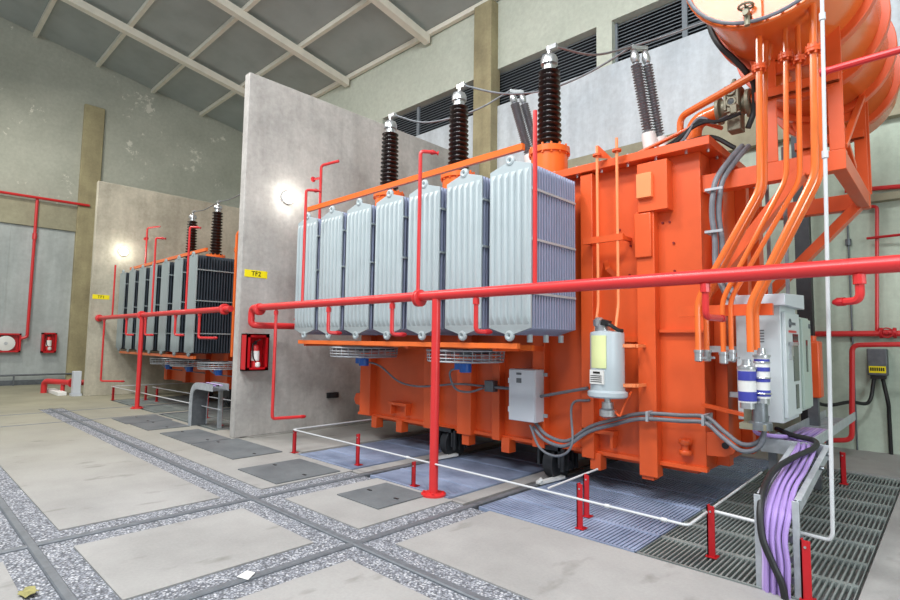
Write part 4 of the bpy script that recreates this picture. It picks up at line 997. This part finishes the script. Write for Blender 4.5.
# ---- overhead wires
def wire(pts, label, r=.016):
    tag(MB().tube(spline(pts, 10), r, 8).build('overhead_wire', 'wire'), label, 'wire', 'sagging overhead wires')
B1, B2, B3 = V((-6.98, 5.9, 5.53)), V((-5.35, 5.9, 5.53)), V((-3.72, 5.9, 5.53))
wire([B1, B1.lerp(LT[1], .25)+V((0, 0, -.24)), B1.lerp(LT[1], .5)+V((0, 0, -.27)), B1.lerp(LT[1], .75)+V((0, 0, -.2)), LT[1]], 'sagging bare wire from the left brown bushing to the left grey bushing pair')
wire([B2, B2.lerp(LT[0], .25)+V((0, 0, -.27)), B2.lerp(LT[0], .5)+V((0, 0, -.36)), B2.lerp(LT[0], .75)+V((0, 0, -.25)), LT[0]], 'sagging bare wire from the middle brown bushing to the right grey bushing pair')
wire([B3, B3.lerp(LT[0], .5)+V((0, 0, -.12)), LT[0]], 'short bare wire from the right brown bushing to the right grey bushing pair')
E1 = W(740, 2, 'y', 7.6)
wire([LT[0], LT[0].lerp(E1, .5)+V((0, 0, -.06)), E1, E1+V((1.2, .3, .9))], 'bare wire rising from the right grey bushing pair behind the orange conservator')
E2 = LT[1].lerp(V((-5.6, 10.2, 7.4)), .9)
q1 = W(212, 211, 'y', 5.9)
wire([V((-15.65, 5.9, 5.19)), V((-14.9, 5.9, 5.12)), V((-14.05, 5.9, 5.19))], 'bare wire between the two brown bushings of the far transformer', .014)
wire([V((-14.0, 5.9, 5.19)), V((-13.3, 5.9, 5.14)), V((-12.4, 5.9, 5.19))], 'bare wire running right from the far brown bushing behind the TF2 wall', .014)
# black hose beside the conservator
pts = [W(708, 10, 'y', 5.6), W(711, 30, 'y', 5.6), W(720, 46, 'y', 5.6), W(733, 58, 'y', 5.65), W(746, 72, 'y', 5.7), W(754, 85, 'y', 5.8), W(754, 110, 'y', 5.9), W(748, 128, 'y', 5.9)]
MB().tube(spline(pts), .028, 10).build('black_hose', 'dark', T)
# ---- back wall, right-hand side
YW = YB+.05
def P(px, py, y=YW): return W(px, py, 'y', y)
t = thing('fire_pipe', (-.9, YW, 0), 'red sprinkler pipe with riser and valve on the mint back wall at the right', 'pipe')
m = MB(); m.tube([P(795, 334), P(1010, 333)], .045, 10); m.build('header', 'red', t)
m = MB(); m.tube(fillet([P(877, 334), P(877, 206), P(838, 210)], .06), .025, 8); m.build('riser', 'red', t)
m = MB(); a = P(877, 238); m.tube([a+V((-.12, -.05, 0)), a+V((.3, -.1, 0))], .02, 8); m.build('nozzle', 'redpost', t)
a = P(888, 333); m = MB(); m.lathe(a+V((-.1, 0, 0)), [(.08, 0), (.08, .04), (.05, .05), (.05, .15), (.08, .16), (.08, .2)], (1, 0, 0), 14); m.cyl(a, a+V((0, -.18, 0)), .02, 8); m.ring(a+V((0, -.18, 0)), .07, .01, (0, 1, 0), 14, 6); m.build('valve', 'redpost', t)
t = thing('fire_pipe', (-1.2, YW-.4, 0), 'lower red pipe bending down to the floor in front of the mint back wall', 'pipe')
m = MB(); m.tube(fillet([P(1000, 343, 9.6), P(852, 345, 9.6), P(852, 440, 9.6), P(800, 441, 9.6), V((P(800, 441, 9.6).x, 9.6, .0))], .1), .035, 10); m.build('pipe', 'red', t)
t = thing('fire_pipe', (-.7, YW, 4), 'red pipe along the back wall just right of the orange conservator frame', 'pipe')
MB().tube([P(845, 191), P(1000, 178)], .035, 8).build('pipe', 'red', t)
struct(MB().box(P(800, 200).x, YB-.02, P(862, 200).z-.06, 6, YB+.14, P(862, 200).z+.05), 'trim_40', 'beam_conc')
t = thing('fire_pipe', (0, 5.0, 0), 'red pipe crossing high in front of the orange conservator at the right edge', 'pipe')
a, b0 = W(823, 72, 'y', 4.75), W(905, 46, 'y', 4.75)
m = MB(); m.tube([a, V((3, 4.75, b0.z+.02))], .026, 10); m.build('pipe', 'red', t)
m = MB(); m.lathe(a, [(.03, -.02), (.03, .03)], (1, 0, 0), 12); m.build('end_cap', 'red', t)
q = P(878, 362); t = thing('switch_box', (q.x, YB+.1, q.z-.2), 'small dark box with yellow warning label on the back wall at the right', 'box')
MB().box(q.x-.12, YB-.08, q.z-.2, q.x+.12, YB+.14, q.z+.2).build('housing', 'galvd', t, .015)
MB().box(q.x-.10, YB-.086, q.z-.16, q.x+.10, YB-.08, q.z-.06).build('warning_label', 'yellow', t)
m = MB()
for k in range(7): m.box(q.x-.085+.025*k, YB-.09, q.z-.13, q.x-.068+.025*k, YB-.086, q.z-.08)
m.build('label_print', 'black', t)
MB().box(q.x-.09, YB-.06, q.z-.25, q.x+.09, YB+.1, q.z-.2).build('gland_plate', 'dark', t)
pts = [V((q.x-.05, YB, q.z-.25)), V((q.x-.12, YB-.1, q.z-.6)), P(850, 402, 9.9), P(825, 405, 9.6), P(800, 395, 9.2)]
tag(MB().tube(spline(pts), .026, 10).build('cable', 'dark'), 'thick black cable sagging left from the box with the yellow label', 'cable')
pts = [V((q.x+.05, YB+.02, q.z-.25)), V((q.x+.1, YB, q.z-.6)), V((q.x+.1, YB+.05, .6)), V((q.x+.1, YB+.08, .02))]
tag(MB().tube(spline(pts), .026, 10).build('cable', 'dark'), 'thick black cable dropping straight down from the box with the yellow label', 'cable')
t = thing('conduit', (P(846, 230).x, YB+.1, 0), 'thin dark vertical conduit on the mint back wall right of the cabinets', 'conduit')
a = P(847, 212, YB+.12); MB().tube([(a.x, YB+.11, 0), (a.x, YB+.11, a.z)], .012, 8).build('pipe', 'galvd', t)
m = MB(); m.lathe((a.x, YB+.11, P(847, 245).z), [(.04, 0), (.04, .1)], n=8); m.build('coupling', 'galvd', t)
t = thing('post', (P(803, 240).x, 9.9, 0), 'dark steel post standing behind the grey cabinets', 'post')
a = P(803, 240, 9.9); m = MB(); m.box(a.x-.1, 9.82, .02, a.x+.1, 9.98, 5.1); m.build('upright', 'cast', t); MB().box(a.x-.2, 9.75, 0.02, a.x+.2, 10.05, .05).build('foot_plate', 'cast', t)
# ---- small things on the floor
def clamp(x, y, label):
    t = thing('rail_clamp', (x, y, 0), label, 'clamp', 'white rail clamps')
    m = MB(); m.bar((x-.02, y-.12, .02), (x+.06, y+.28, .035), .07, .03); m.build('wedge', 'white', t); MB().bar((x-.02, y-.13, .03), (x+.02, y-.1, .07), .05, .03).build('stop', 'white', t)
clamp(RY[1]+.05, 5.32, 'white rail wedge in front of the right wheel of the near transformer'); clamp(RY[0]+.05, 5.32, 'white rail wedge in front of the left wheel of the near transformer')
m = MB(); q = W(245, 575.5, 'z', .0)
pts = [W(237, 577, 'z', .012), W(248, 580, 'z', .002), W(255, 573, 'z', .014), W(247, 571, 'z', .02)]
pts = [V((p_.x, p_.y, p_.z)) for p_ in pts]; m.prism(pts, (0, 0, .004))
tag(m.build('paper_scrap', 'paper'), 'torn scrap of white paper lying on the gravel strip', 'paper')
q = W(28, 592, 'z', .01); m = MB()
poly = [];
for k in range(14):
    a = 2*PI*k/14; r_ = .06*(1+.35*(k % 2)); poly.append((q.x+r_*math.cos(a), q.y+r_*.7*math.sin(a), .012+.008*math.sin(3*a)))
m.prism(poly, (0, 0, .003)); tag(m.build('leaf', 'leaf'), 'dry yellow leaf on the gravel strip at the lower left', 'leaf')

# ------------------------------------------------------------------ light
sc = bpy.context.scene
w = bpy.data.worlds.new('world'); sc.world = w; w.use_nodes = True
bg = w.node_tree.nodes['Background']; bg.inputs['Color'].default_value = (.86, .93, 1, 1); bg.inputs['Strength'].default_value = .3
def area(loc, target, sx, sy, e, c=(1, 1, 1)):
    l = bpy.data.lights.new('area_light', 'AREA'); l.shape = 'RECTANGLE'; l.size = sx; l.size_y = sy; l.energy = e; l.color = c
    o = bpy.data.objects.new('area_light', l); COL.objects.link(o); o.location = loc
    o.rotation_euler = (V(target)-V(loc)).to_track_quat('-Z', 'Y').to_euler(); return o
for x, e, c in ((-17, 230, (1, .95, .84)), (-11, 250, (1, .96, .90)), (-5, 260, (1, .98, .96)), (1, 260, (.96, .98, 1))):
    area((x, .6, 9.6), (x+.0, 2.6, 0), 1.2, 1.2, e*1.05, c)
area((-2.5, -5.6, 10.9), (-3, 5, 3.5), 7, 2.5, 750, (.96, .98, 1))
area((5.8, 2.2, 3.2), (-4, 5, 2.6), 3.5, 3.5, 240, (.88, .93, 1))  # added side fill, no roof lamp; stands in for daylight from the right
vs = sc.view_settings; vs.view_transform = 'Standard'; vs.look = 'None'; vs.gamma = 1; vs.use_curve_mapping = False; vs.exposure = .66
